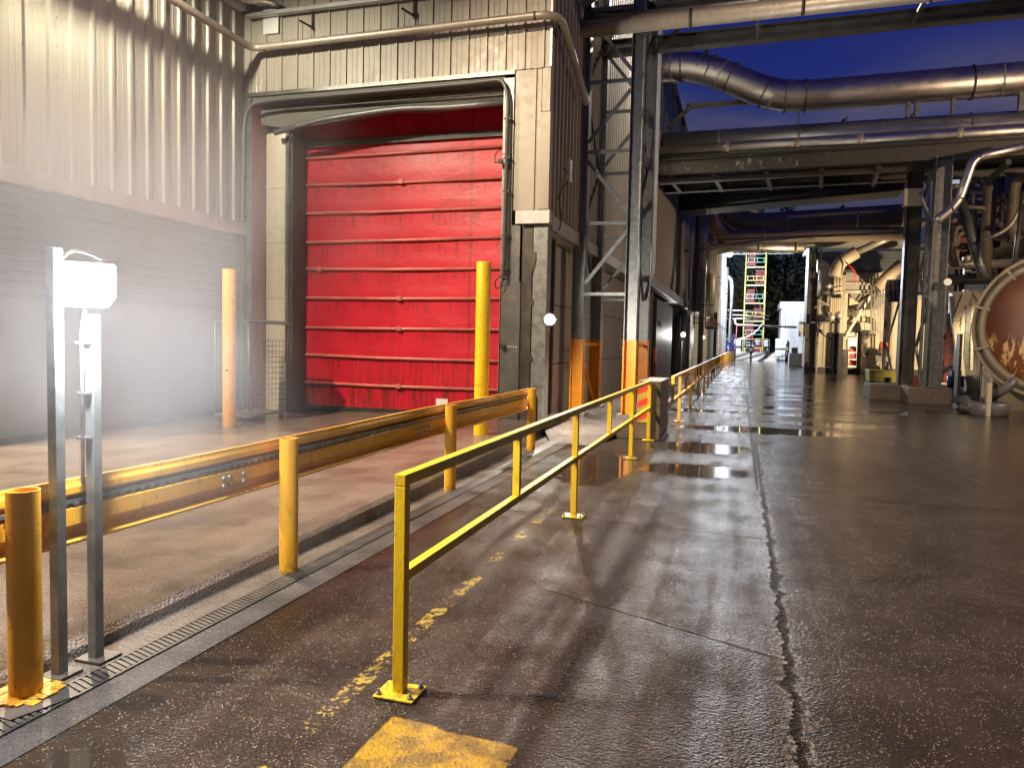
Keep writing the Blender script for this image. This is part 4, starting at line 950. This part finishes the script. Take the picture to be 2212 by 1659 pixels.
# lit doorway cabinet with valves and dials
t=thing('lit_control_cabinet','brightly lit open cabinet with red valve wheels and dials','control cabinet',tuple(at(1835,795,53.5)))
box2(1811,716,1858,797,53.6,.5).build('cabinet_shell','dark',t)
M['cab']=emit('glowing_cabinet_interior',(1,.80,.50),1.1)  # emission stands in for the light inside the cabinet
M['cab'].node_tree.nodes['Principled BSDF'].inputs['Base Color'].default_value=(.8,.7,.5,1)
box2(1814,719,1853,793,53.56,.03).build('glowing_back_panel','cab',t)
for r_ in range(3):
    box2(1834,748+r_*15,1850,760+r_*15,53.5,.04).build('shelf_panel','cream',t)
    p=at(1840,755+r_*15,53.46); m=MB(); m.lathe(p,(0,-1,0),[(0,.16),(.03,.16),(.03,.10),(0,.10)],12); m.beam(p+Vector((-.16,0,0)),p+Vector((.16,-.01,.05)),.03,.03); m.beam(p+Vector((.03,0,.13)),p+Vector((-.02,-.01,-.13)),.03,.03); m.build('valve_wheel','chev_r',t)
    p=at(1847,754+r_*15,53.46); m=MB(); m.cbox(p,(.06,.04,.28)); m.build('lever','black',t)
for a in ((1816,733,1830,747),(1816,752,1826,770),(1829,722,1832,790),(1816,772,1830,790)): 
    q=box2(*a,53.52,.03); q.build('pipework_panel','cream',t)
m=MB(); m.bent([at(1818,790,53.45),at(1820,765,53.45),at(1828,765,53.45),at(1828,735,53.45)],.03,.1,8); m.bent([at(1832,790,53.45),at(1831,728,53.45),at(1848,728,53.45)],.025,.1,8); m.build('small_pipes','dark',t)
box2(1838,719,1851,726,53.5,.02).build('name_plate','white',t)
# cylinder vessel
t=thing('vessel','upright cream cylindrical vessel beside the lit cabinet','tank',tuple(at(1880,797,53)))
c=at(1880,797,53); top=at(1880,716,53); MB().tube([Vector((c.x,53,0)),Vector((c.x,53,top.z))],.58,26).build('shell','cream',t)
MB().tube([Vector((c.x,53,top.z)),Vector((c.x,53,top.z+.08))],.66,26).build('rim','alu_dull',t)
MB().bent([at(1863,742,52.3),at(1868,742,52.3),at(1876,760,52.3),at(1868,775,52.3),at(1862,762,52.3)],.09,.4,10).build('curved_hose','dark',t)
m=MB(); m.beam(at(1862,766,52.3),at(1882,782,52.3),.07,.07); m.beam(at(1883,776,52.3),at(1883,798,52.3),.10,.10); m.build('support_post','cream',t)
# hopper
t=thing('hopper','big grey steel hopper on beams above the lit cabinet','hopper',tuple(at(1870,640,52)))
M['hop']=simple('grey_hopper_paint',(.30,.28,.25),.5,.1,.15,1,.002)
box2(1826,588,1936,632,52,3).build('hopper_box','hop',t)
a=[at(1836,634,52),at(1930,634,52),at(1895,668,53),at(1852,668,53)]
m=MB(); v=[m.bm.verts.new(q) for q in a]; v2=[m.bm.verts.new(q+Vector((0,3 if i<2 else 1,0))) for i,q in enumerate(a)]
for f in ((0,1,2,3),): m.bm.faces.new([v[i] for i in f]); m.bm.faces.new([v2[i] for i in f])
for i in range(4): m.bm.faces.new((v[i],v[(i+1)%4],v2[(i+1)%4],v2[i]))
m.build('hopper_cone','hop',t)
MB().poly([at(1836,642,51.9),at(1857,656,51.9),at(1834,660,51.9)],(0,.1,0)).build('gusset_plate','cream',t)
for yy in (586,613,631): 
    m=MB(); m.beam(at(1823,yy,51.9),at(1945,yy,51.9),.14,.18); m.build('cross_beam','alu_dull' if yy!=586 else 'dark',t)
m=MB(); m.beam(at(1828,725,51.8),at(1883,637,51.8),.14,.14); m.build('diagonal_strut','alu_dull',t)
for x in (1828,1948): 
    m=MB(); m.beam(at(x,632,52),Vector((at(x,632,52).x,52,0)),.20,.20); m.build('hopper_leg','cream' if x<1900 else 'dark',t)
m=MB(); 
for x in (1822,1828): pass
m.beam(at(1827,755,51.6),Vector((at(1827,755,51.6).x,51.6,0)),.30,.30); m.build('dark_leg_base','dark',t)
m=MB(); m.tube([at(1871,582,51.8),at(1871,612,51.8)],.03,6); m.lathe(at(1873,580,51.8),(0,-1,0),[(0,.14),(.04,.14),(.04,.09),(0,.09)],10); m.build('lifting_eye','alu_dull',t)
t=thing('steel_column','slim steel column with a dark lower half left of the lit cabinet','column',tuple(at(1815,797,51)))
q=at(1814,797,51); m=MB(); m.box(q.x-.12,q.x+.12,51,51.25,2.6,6.2); m.build('upper_column','alu_dull',t); m=MB(); m.box(q.x-.13,q.x+.13,50.98,51.27,0,2.59); m.build('lower_column','black',t)
t=thing('steel_column','slim steel column with a dark lower half nearest the corrugated corner','column',tuple(at(1803,797,51)))
q=at(1802,797,51.5); m=MB(); m.box(q.x-.10,q.x+.10,51.5,51.7,2.6,5.6); m.build('upper_column','alu_dull',t); m=MB(); m.box(q.x-.11,q.x+.11,51.48,51.72,0,2.59); m.build('lower_column','black',t)
# pipes around the hopper
pipe_thing('process_pipe','cream pipe dropping and elbowing across the corrugated wall beside the hopper','pipe',[at(1782,610,52.5),at(1780,640,52.5),at(1780,688,52.5),at(1832,690,52.5),at(1872,690,52.5),at(1887,694,52.5),at(1890,716,52.5)],.20,'cream',.8,16)
pipe_thing('process_pipe','big pale pipe with a flared mouth rising to the right over the hopper','pipe',[at(1803,598,51),at(1812,568,51),at(1850,545,51)],.40,'cream',1.0,20,[(at(1817,565,51),(1,0,.5))])
pipe_thing('process_pipe','long pale pipe slanting up to the right behind the portal leg','pipe',[at(1850,545,51.2),at(2000,478,51.2)],.22,'alu_dull',.3,16)
pipe_thing('process_pipe','slanting pale pipe below the long one, ending at the portal leg','pipe',[at(1893,622,50.5),at(1948,570,50.5)],.36,'brownlag',.3,16)
t=thing('valve_manifold','cluster of upright cream cylinders and valves left of the hopper','valves',tuple(at(1805,640,51)))
for k,x in enumerate((1803,1809,1815)):
    m=MB(); m.tube([at(x,636,51),at(x,598,51)],.11,10); m.build('cylinder','cream',t)
    m=MB(); m.tube([at(x,634-k,51),at(x,631-k,51)],.19,10); m.tube([at(x,624-k,51),at(x,621-k,51)],.19,10); m.build('flange','alu_dull',t)
m=MB(); 
for k in range(5): a_=at(1795+k*4,644,50.8); b_=at(1799+k*4-.4,676,50.8); m.box(a_.x,b_.x,50.8,51.4,b_.z-.15*math.sin(k),a_.z)
m.build('ribbed_box','cream',t)
m=MB(); m.beam(at(1768,650,50.9),at(1795,662,50.9),.12,.12); m.beam(at(1760,665,50.9),at(1820,645,50.9),.06,.06); m.ball(at(1790,618,50.9),.18); m.beam(at(1782,618,50.9),at(1800,618,50.9),.08,.08); m.tube([at(1800,690,50.9),at(1790,683,50.9)],.28,12); m.tube([at(1808,686,50.9),at(1816,678,50.9)],.25,12); m.build('valve_body','alu_dull',t)
pipe_thing('process_pipe','silver elbow pipe high beside the dark corner column','pipe',[at(1765,575,52),at(1775,575,52),at(1783,590,52),at(1779,640,52)],.40,'alu',.9,16)
t=thing('red_hydrant_pipe','thin red pipe with a kink above the hopper','pipe',tuple(at(1847,600,50)))
MB().bent([at(1825,565,50),at(1846,585,50),at(1848,612,50)],.04,.2,8).build('pipe','chev_r',t)
pipe_thing('process_pipe','thin horizontal pipe with a small tap across the corrugated corner','pipe',[at(1752,697,53),at(1815,697,53)],.05,'alu_dull',.2,8)
t=thing('hanging_chain','drooping dark cable with a weight across the corrugated wall','cable',tuple(at(1785,720,53)))
m=MB(); m.bent([at(1768,690,53),at(1770,715,53),at(1785,730,53),at(1808,733,53)],.045,.5,8); m.ball(at(1773,716,53),.13); m.build('cable','black',t)
# caged ladder and framework
t=thing('caged_ladder','rusty access ladder with cage and handrails right of the hopper','ladder',tuple(at(1895,700,51)))
m=MB()
for x in (1882,1889,1898,1903,1908,1913): m.beam(at(x,602,51),at(x,790 if x in (1908,1913) else 722,51),.07,.07)
for y in (602,640,680,716): m.beam(at(1880,y,51),at(1916,y,51),.06,.06)
for k in range(16): m.beam(at(1898,610+k*8,51),at(1903,610+k*8,51),.04,.04)
m.build('ladder_frame','dark',t)
t=thing('pump','red brown pump on a stand behind the yellow spill tray','pump',tuple(at(1905,760,51)))
MB().tube([at(1900,748,51),at(1916,750,51)],.30,14).build('motor','rustred',t); m=MB(); m.tube([at(1896,760,51),at(1916,766,51)],.22,12); m.cbox(at(1908,775,51),(.9,.3,.35)); m.build('pump_body','dark',t)
t=thing('spill_tray','yellow plastic spill tray with fork slots on the ground near the plinths','spill tray',tuple(at(1905,822,40)))
a=at(1879,819,41);b_=at(1928,799,41); m=MB(); m.poly([(a.x,41,.02),(b_.x+.3,41,.02),(b_.x+.35,41,.58),(a.x-.06,41,.62)],(0,1.3,0)); m.build('tray','yelpl',t,bevel=.03)
for x in (a.x+.75,b_.x-.15): MB().box(x-.12,x+.12,40.97,41.0,.03,.26).build('fork_slot','black',t)
# white framed stair module behind the dark leg
t=thing('platform_frame','pale steel platform frame with panels just left of the dark portal leg','platform',tuple(at(1935,700,46)))
m=MB(); 
for x in (1917,1948): m.beam(at(x,610,46),Vector((at(x,610,46).x,46,0)),.16,.16)
m.beam(at(1917,740,46),at(1946,640,46),.14,.10); m.beam(at(1914,745,46),at(1926,800,46),.10,.10)
m.build('frame','cream',t)
box2(1915,604,1956,652,46.1,.3).build('panel','cream',t)
m=MB()
for x in (1925,1934,1943): m.beam(at(x,606,45.98),at(x,650,45.98),.05,.05)
m.beam(at(1912,620,45.98),at(1960,612,45.98),.08,.10); m.beam(at(1912,652,45.98),at(1960,646,45.98),.08,.10); m.build('dark_ribs','dark',t)
# ---------------------------------------------------------------- right of the portal
t=thing('rear_wall','beige corrugated wall behind the cream legs and the big rusty tank','building',(12,44,0))
MB().sheet(prof(10.2,26,.40,.05,.05,.25,.03),.0,3.8,'X',44,-1).build('cladding','beige_warm',t)
MB().box(10.15,26,43.86,44.1,3.82,3.98).build('eaves_trim','dark',t)
MB().box(10.5,30,44.2,50,0,11).build('dark_bulk','greywall',t)
t=thing('cream_steel_frame','cream painted steel A-frame legs left of the rusty tank','steel frame',tuple(at(2090,800,33)))
def cb(a,b,w,mat='cream',Yq=33): m=MB(); m.beam(at(a[0],a[1],Yq),at(b[0],b[1],Yq),w,w); m.build('leg',mat,t)
cb((2088,628),(2063,694),.22); cb((2063,694),(2078,822),.22); cb((2092,662),(2083,820),.17,'galv'); cb((2082,668),(2076,770),.14); cb((2093,628),(2084,662),.14)
cb((2106,634),(2124,656),.16); cb((2055,640),(2060,700),.16,'dark'); cb((2063,697),(2098,694),.08); cb((2101,648),(2098,800),.09); cb((2088,560),(2089,600),.22)
MB().box(at(2095,0,33).x-.05,at(2112,0,33).x+.9,33,33.5,at(2100,676,33).z,at(2100,630,33).z).build('grey_panel','hop',t)
for yy in (686,692,700): 
    m=MB(); m.beam(at(2066,yy,33.1),at(2122,yy-3,33.1),.06,.06); m.build('rail','cream' if yy!=692 else 'dark',t)
t=thing('round_platform','dark round platform edge above the cream legs','platform',tuple(at(2080,610,32)))
c=at(2085,606,33); MB().tube([c+Vector((0,0,-.06)),c+Vector((0,0,.10))],1.45,36).build('deck','dark',t)
MB().tube([at(2018,612,30.5),at(2018,612,30.3)],.08,10).build('small_lamp','white',t)
MB().bent([at(2020,618,31),at(2050,632,31),at(2080,636,31),at(2112,628,31)],.03,.8,8).build('slack_cable','cream',t)
# pipe storage rack
t=thing('pipe_storage_rack','rusty brown rack holding spare pipe lengths by the corrugated wall','storage rack',tuple(at(2045,800,41)))
m=MB(); m.beam(at(2048,712,41),Vector((at(2048,712,41).x,41,0)),.20,.20)
for yy in (734,768,806): m.beam(at(2022,yy,41),at(2076,yy+1,41),.12,.14); m.beam(at(2048,yy+16,41),at(2032,yy+2,41),.06,.06); m.beam(at(2048,yy+16,41),at(2064,yy+2,41),.06,.06)
m.build('rack_frame','rustred',t)
for k,(y,r_) in enumerate(((729,.10),(725,.10),(727,.14),(799,.12),(795,.10))):
    m=MB(); m.tube([at(2022,y+3,40.7-.2*k),at(2080,y-4,43.2-.2*k)],r_,12); m.build('spare_pipe','alu',t)
# pumps
t=thing('pump','dark blue pump on a cast base between the portal and the rusty tank','pump',tuple(at(2066,850,29)))
m=MB(); m.tube([at(2064,812,29),at(2064,836,29)],.26,16); m.cbox(at(2064,806,29),(.30,.3,.2)); m.build('motor','bluem',t)
m=MB(); m.tube([at(2066,858,29),at(2066,838,29)],.20,14); m.tube([at(2058,850,29),at(2076,850,29)],.14,12); m.cbox(at(2066,862,29),(.8,.7,.16)); m.build('pump_casing','alu_dull',t)
t=thing('pump','cream horizontal motor drum beside the dark blue pump','pump',tuple(at(2095,850,29.5)))
m=MB(); m.tube([at(2084,834,29.5),at(2112,832,29.5)],.36,20); m.build('motor_drum','cream',t); m=MB(); m.tube([at(2080,838,29.5),at(2084,838,29.5)],.42,20); m.cbox(at(2098,856,29.5),(.7,.5,.4)); m.build('drum_end','alu_dull',t)
m=MB(); m.tube([at(2112,870,28),at(2120,750,28)],.02,6); m.tube([at(2058,838,29),at(2050,846,29)],.1,8); tag(m.build('small_rod','dark'),'thin dark rod standing by the cream motor drum','rod')
o=MB().box(at(2114,0,27.5).x,at(2120,0,27.5).x,27.5,27.9,0,2.2).build('dark_post','dark'); tag(o,'short dark post just left of the rusty tank ring','post')
o=MB().box(6.7,7.6,31.5,32.5,0,.4).build('cream_crate','cream',bevel=.02); tag(o,'low cream crate on the ground behind the pale plinth','crate')
o=MB().box(5.9,6.6,30.5,31.0,0,.7).build('rusty_block','rustred',bevel=.02); tag(o,'rusty low box behind the galvanised portal leg','box')
# ---------------------------------------------------------------- big rusty tank
t=thing('storage_tank','large horizontal tank with a rust brown peeling end inside a cream flanged ring','tank',(7.98,23.2,0))
c=Vector((7.98,23.2,2.36)); axd=Vector((.42,.91,0)).normalized()
M['tankc']=simple('cream_tank_paint',(.32,.27,.19),.45,0,.12,2,.001,(.25,.12,.05),.4)
MB().lathe(c,axd,[(.06,1.62),(.0,1.64),(.0,1.79),(.16,1.80),(.16,1.90),(.03,1.905),(.03,1.98),(.16,1.98),(.16,1.88),(.30,1.88),(.30,1.98),(.42,1.98),(.42,1.76),(4.5,1.76),(4.5,.01)],72).build('shell_ring','tankc',t)
pf=[(.12,1.66),(.06,1.62)]+[(-.02-.42*math.sin(math.pi/2*k/10),1.60*math.cos(math.pi/2*k/10)) for k in range(1,11)]
MB().lathe(c,axd,pf,72).build('domed_end','tankrust',t)
MB().lathe(c,axd,[(.157,1.802),(.150,1.802),(.150,1.897),(.157,1.897)],72).build('groove_shade_band','dark',t)  # dark band paints in the shade of the groove
side=axd.cross(Vector((0,0,1)))
for k in range(10):
    a=2*math.pi*k/10+.35; d=side*math.cos(a)+Vector((0,0,1))*math.sin(a)
    m=MB(); m.beam(c+d*1.58-axd*.03,c+d*1.97-axd*.06,.06,.04,axd); m.build('clamp_lug','tankc',t)
m=MB(); m.bent([c+side*-.2+Vector((0,0,1.7))-axd*.3,c+side*.9+Vector((0,0,1.25))-axd*.45,c+side*1.4+Vector((0,0,1.2))-axd*.4],.09,.3,10); m.build('spray_pipe','tankc',t)
for sx in (-1.55,.2,1.5):
    p=c+side*(-sx); m=MB(); m.beam(Vector((p.x,p.y+.15,0)),Vector((p.x,p.y+.15,.95 if abs(sx)>1 else .5)),.16,.16); m.build('leg','tankc',t)
m=MB(); q=c-side*1.55; m.beam(Vector((q.x-.05,q.y+.1,1.2)),Vector((q.x+1.5,q.y+.1,.15)),.05,.05,(0,1,0)); m.build('saddle_brace','tankc',t)
MB().box(6.9,9.6,24.4,24.6,0,1.0).build('saddle_plate','tankc',t)
o=pipe_thing('drain_hose','fat grey hose from the bottom of the rusty tank into the rubber tub','hose',[at(2190,822,22.4),at(2178,835,22.3),at(2125,868,22.2)],.12,'pvc',.3,16,[(at(2182,830,22.35),(1,0,.5))])
t=thing('rubber_tub','low grey rubber tub catching the hose under the rusty tank','tub',tuple(at(2137,892,22.4)))
q=at(2137,891,22.3); MB().lathe((q.x,22.3,.0),(0,0,1),[(0.0,.42),(.02,.44),(.32,.48),(.33,.46),(.05,.41),(.05,.0)],32).build('tub','pvc',t)
o=MB().box(at(2183,0,21.8).x,at(2192,0,21.8).x,21.8,21.95,0,.85).build('support_post','cream'); tag(o,'short peeling post standing right of the rubber tub','post')
t=thing('corrugated_hose','coiled ribbed grey hose lying on the ground left of the rubber tub','hose',tuple(at(2090,875,23)))
pts=rounded([at(2066,862,25)+Vector((0,0,0)),at(2075,868,24.5),at(2085,862,24),at(2092,874,23.4),at(2080,880,23),at(2100,884,22.6),at(2118,880,22.6)],.5,10)
rad=[.12+.018*math.sin(i*2.2) for i in range(len(pts))]; 
for q in pts: q.z=max(.12,min(q.z,.4))
MB().tube(pts,rad,12).build('hose','hose',t)
pts=rounded([Vector((4.9,22.8,.02)),Vector((5.6,22.2,.02)),Vector((6.1,22.7,.02)),at(2090,884,22.6)],.5,8)
for q in pts: q.z=.018
tag(MB().tube(pts,.014,6).build('thin_cable','black'),'thin black cable lying on wet ground left of the coiled hose','cable')
# ---------------------------------------------------------------- pipes above and around the tank
P5=lambda *pp,Y=30:[at(x,y,Y) for x,y in pp]
pipe_thing('process_pipe','bright edged pipe coming in from the right edge and kinking down to the portal','pipe',P5((2240,312),(2117,338),(2100,352),(2070,438),(2030,472),(2022,478),Y=25.2),.135,'alu',.3,16,[((at(2115,339,25.2)),(1,0,.3)),((at(2074,430,25.2)),(.2,0,1)),((at(2055,452,25.2)),(1,0,.5))],bw=.02)
pipe_thing('process_pipe','thick golden pipe running right just under the pipe bridge','pipe',P5((2035,360),(2240,352),Y=31),.20,'alu_dull',.3,16)
pipe_thing('process_pipe','second thick pipe under the pipe bridge with a drop elbow','pipe',P5((2035,378),(2115,370),(2138,380),(2140,420),(2125,600),Y=31),.22,'brownlag',.6,16)
pipe_thing('process_pipe','brown upright pipe near the right edge with a swept foot','pipe',P5((2240,378),(2205,382),(2192,400),(2186,490),(2198,520),Y=30),.17,'brownlag',.4,14)
pipe_thing('process_pipe','thin horizontal pipe behind the kinked pipe right of the portal','pipe',P5((2035,405),(2070,402),(2076,412),(2074,460),Y=31),.09,'alu_dull',.2,12)
pipe_thing('process_pipe','pale slanting duct right of the portal behind the kinked pipe','pipe',P5((2030,510),(2080,455),Y=33),.38,'hop',.2,18)
pipe_thing('process_pipe','dark diagonal strut pipe leaning down to the round platform','pipe',P5((2078,440),(2112,560),(2128,600),Y=28.5),.16,'galv',.2,12)
t=pipe_thing('process_pipe','long horizontal process pipe above the round platform','pipe',P5((2030,575),(2060,572),(2215,568),Y=31),.16,'alu_dull',.3,14)
for k,x in enumerate((2052,2062,2068)):
    pipe_thing('process_pipe',('leftmost','middle','rightmost')[k]+' of three brown vertical drop pipes with curved tops right of the portal','pipe',P5((x+14,475+k*14),(x+4,480+k*14),(x,492+k*14),(x-2,556),(x+4,572),(x+14,573),Y=29.5),.085,'brownlag',.35,12)
pipe_thing('process_pipe','thin upright dark pipe near the right edge behind the brown pipe','pipe',P5((2167,350),(2160,600),Y=32),.08,'dark',.2,10)
pipe_thing('process_pipe','dark heavy upright pipe at the right edge above the tank','pipe',P5((2208,440),(2188,600),Y=27),.07,'dark',.2,10)
pipe_thing('process_pipe','slender slanting pipe low above the tank ring','pipe',P5((2125,520),(2180,495),(2215,430),Y=28),.06,'alu_dull',.3,10)
pipe_thing('process_pipe','thin upright grey pipe between the kinked pipe and the brown drop','pipe',P5((2104,420),(2106,520),Y=31.5),.09,'hop',.2,10)
pipe_thing('process_pipe','small lit white elbow pipe just above the rusty tank ring','pipe',P5((2166,590),(2168,602),(2185,603),(2196,596),Y=24.5),.05,'white',.15,10)
t=thing('vessel','dark horizontal vessel among the pipes above the round platform','tank',tuple(at(2095,540,32)))
MB().lathe(at(2050,535,32.5),(1,.05,0),[(0,.02),(.08,.5),(.3,.75),(2.2,.75),(2.5,.5),(2.6,.02)],28).build('shell','dark',t)
m=MB(); m.beam(at(2070,520,31.6),at(2110,518,31.6),.12,.2); m.beam(at(2040,543,31.6),at(2120,541,31.6),.05,.05); m.build('saddle_beam','rustred',t)
t=thing('steel_framework','dark steel framework of beams behind the pipes at the right edge','steel frame',tuple(at(2140,500,34)))
m=MB()
for a,b_ in (((2030,545),(2240,540)),((2030,460),(2240,450)),((2120,480),(2240,475)),((2030,600),(2220,590))): m.beam(at(*a,34),at(*b_,34),.16,.2)
for x in (2088,2150,2213): m.beam(at(x,380,34),Vector((at(x,380,34).x,34,0)),.18,.18)
m.beam(at(2088,460,34),at(2150,540,34),.08,.08); m.beam(at(2150,460,34),at(2088,540,34),.08,.08); m.build('beams','dark',t)
t=thing('process_tower','dim grey process building mass with ducts behind the pipes at the right edge','building',(16,38,0))
box2(2120,505,2320,700,38,3).build('dark_wall','greywall',t)
rr=random.Random(11)
for k in range(26):
    x=rr.uniform(2035,2210); y0=rr.uniform(380,560); L=rr.uniform(25,90); Yq=rr.uniform(30,37)
    horiz=rr.random()<.5; q=(x+L,y0+rr.uniform(-4,4)) if horiz else (x-2,min(600,y0+L))
    pts=[at(x,y0,Yq),at(*q,Yq)]+([at(q[0]+rr.uniform(3,6),q[1]+14,Yq)] if horiz else [at(q[0]+14,q[1]+3,Yq)])
    m=MB(); m.bent(pts,rr.uniform(.03,.10),.3,8); m.build('service_pipe',('alu_dull','brownlag','dark','hop')[k%4],t)
for k in range(12):
    x=rr.uniform(2040,2200); y=rr.uniform(480,600); Yq=rr.uniform(30,34); p=at(x,y,Yq)
    m=MB(); m.lathe(p,(0,-1,0),[(0,.14),(.04,.14),(.04,.10),(0,.10)],12); m.tube([p,p+Vector((0,.3,0))],.05,8); m.cbox(p+Vector((0,.3,0)),(.22,.2,.22)); m.build('valve',('alu_dull','rustred','dark')[k%3],t)
# ---------------------------------------------------------------- trees beyond the far end
def tree(x,y,h,r,seed,lab):
    rr=random.Random(seed); t=thing('conifer_tree',lab,'tree',(x,y,0),'dark trees beyond the far end')
    MB().tube([(x,y,-.2),(x,y,h*.5),(x,y,h*.95)],[.45,.28,.05],8).build('trunk','bark',t)
    m=MB(); bm=m.bm
    for k in range(1500):
        f=rr.random()**.7; z=h*(.10+.9*f); rad=r*(1-f)**.7*(.35+.65*rr.random())+.2; a=rr.uniform(0,6.283)
        rad*=.75+.35*math.sin(a*3+z*1.3); p=Vector((x+rad*math.cos(a),y+rad*math.sin(a),z+rr.uniform(-.5,.5)-rad*.15)); s_=rr.uniform(.25,.75)
        d=Vector((math.cos(a),math.sin(a),-.5+rr.uniform(-.4,.3))).normalized(); w=Vector((-d.y,d.x,rr.uniform(-.5,.5))).normalized()
        q=[p,p+d*s_+w*s_*.35,p+d*s_*1.7,p+d*s_-w*s_*.35]; bm.faces.new([bm.verts.new(v) for v in q])
    m.build('crown','tree',t)
for k,(x,y,h,r) in enumerate(((-3,118,24,5),(3.5,122,17,5.5),(9,116,19,5),(14,124,23,6),(-9,126,27,6),(20,120,18,5.5),(6.5,130,25,6))):
    tree(x,y,h,r,k,('tall dark conifer rising left of the scaffold tower','dark conifer directly behind the scaffold tower','dark conifer behind the white shed','dark tree behind the beige plant building corner','tallest dark conifer hidden behind the white wall','dark tree standing farthest right behind the plant','dark conifer peak right of the scaffold tower, farthest back')[k])
m=MB(); rr=random.Random(5)
for k in range(5000):
    x=rr.uniform(-25,40); z=abs(rr.gauss(0,3.4)); p=Vector((x,112+rr.uniform(0,6),z)); s_=rr.uniform(.3,.9); d=Vector((rr.uniform(-1,1),rr.uniform(-1,0),rr.uniform(-.6,1))).normalized(); w=d.cross(Vector((.3,1,.2))).normalized()
    m.bm.faces.new([m.bm.verts.new(v) for v in (p,p+d*s_+w*s_*.4,p+d*s_*1.6,p+d*s_-w*s_*.4)])
o=m.build('undergrowth','tree'); struct(o,'stuff'); 
# ---------------------------------------------------------------- lamps that light the yard, one of them added
def yardlamp(label,loc,power,col,aim,size=120,r=.12):
    t=thing('yard_floodlight',label,'floodlight',loc); L=Vector(loc); d=(Vector(aim)-L).normalized()
    m=MB(); m.lathe(L-d*.12,d,[(-.1,.04),(-.08,.12),(.0,.16),(.08,.20)],18); m.build('housing','dark',t)
    m=MB(); m.lathe(L-d*.045,d,[(0,.185),(.01,.17),(.012,0)],18); m.build('lens','lamp_w',t)
    point('lamp',L+d*.05,power,col,r,t,size,aim,.4); return t
yardlamp('warm floodlight high on the left warehouse wall above the frame',(-9.25,8.6,7.9),LP['wall'],(1,.91,.68),(-8.4,12,2.8),132,.07)
yardlamp('warm floodlight on the left warehouse wall turned down towards the crash barrier',(-9.1,8.1,7.15),LP['dock'],(1,.80,.58),(-5.2,5,0),92,.06)
yardlamp('warm amber floodlight over the plant shining on the corrugated wall',(9.75,46.6,3.3),LP['plant'],(1,.74,.42),(7.5,55,1.5),165,.15)
yardlamp('warm amber floodlight behind the portal shining down on the tank and legs',(9.1,24.3,6.3),LP['tank'],(1,.74,.42),(7.6,24.0,0),110,.12)
yardlamp('warm amber floodlight on the far side of the portal near the round platform',(10.3,31.5,4.4),LP['plat'],(1,.78,.48),(10.8,33.0,0),125,.12)
yardlamp('warm floodlight on the right side of the yard outside the picture',(13,18,6.9),LP['road'],(1,.70,.44),(0,25,4.5),128,.15)
L_=at(1757,552,60)
yardlamp('added white floodlight behind the plant building column for the far white wall',tuple(L_),LP['cross'],(.86,.92,1),(-1.9,64,5),95,.12)  # extra lamp, put in to brighten the far white wall
yardlamp('warm floodlight high on the left warehouse wall behind the photographer',(-9.3,.9,11.8),LP['back'],(1,.76,.50),(.3,4.4,0),110,.05)
# ---------------------------------------------------------------- added vapour volume standing in for lens glow round the floodlight
if LP['glow_steam']>0:
    hz=MB().box(-9.6,-2.2,1.9,9.5,.25,4.6).build('glow_steam',M['dark']); hz['kind']='stuff'
    hm=bpy.data.materials.new('lens_glow_steam'); hm.use_nodes=True; nt=hm.node_tree; nt.nodes.clear()
    out=nt.nodes.new('ShaderNodeOutputMaterial'); pv=nt.nodes.new('ShaderNodeVolumePrincipled'); pv.inputs['Color'].default_value=(.90,.94,1,1)
    g=nt.nodes.new('ShaderNodeNewGeometry'); n=nt.nodes.new('ShaderNodeTexNoise'); n.inputs['Scale'].default_value=.9; n.inputs['Detail'].default_value=3
    nt.links.new(g.outputs['Position'],n.inputs['Vector'])
    dd=nt.nodes.new('ShaderNodeVectorMath'); dd.operation='DISTANCE'; nt.links.new(g.outputs['Position'],dd.inputs[0]); dd.inputs[1].default_value=(-3.4,3.4,1.9)
    fall=S(nt,dd.outputs['Value']).step(2.0,.05)
    den=fall*S(nt,n.outputs[0]).step(.30,.72)*LP['glow_steam']
    nt.links.new(den.s,pv.inputs['Density']); nt.links.new(pv.outputs[0],out.inputs['Volume'])
    hz.data.materials.clear(); hz.data.materials.append(hm)
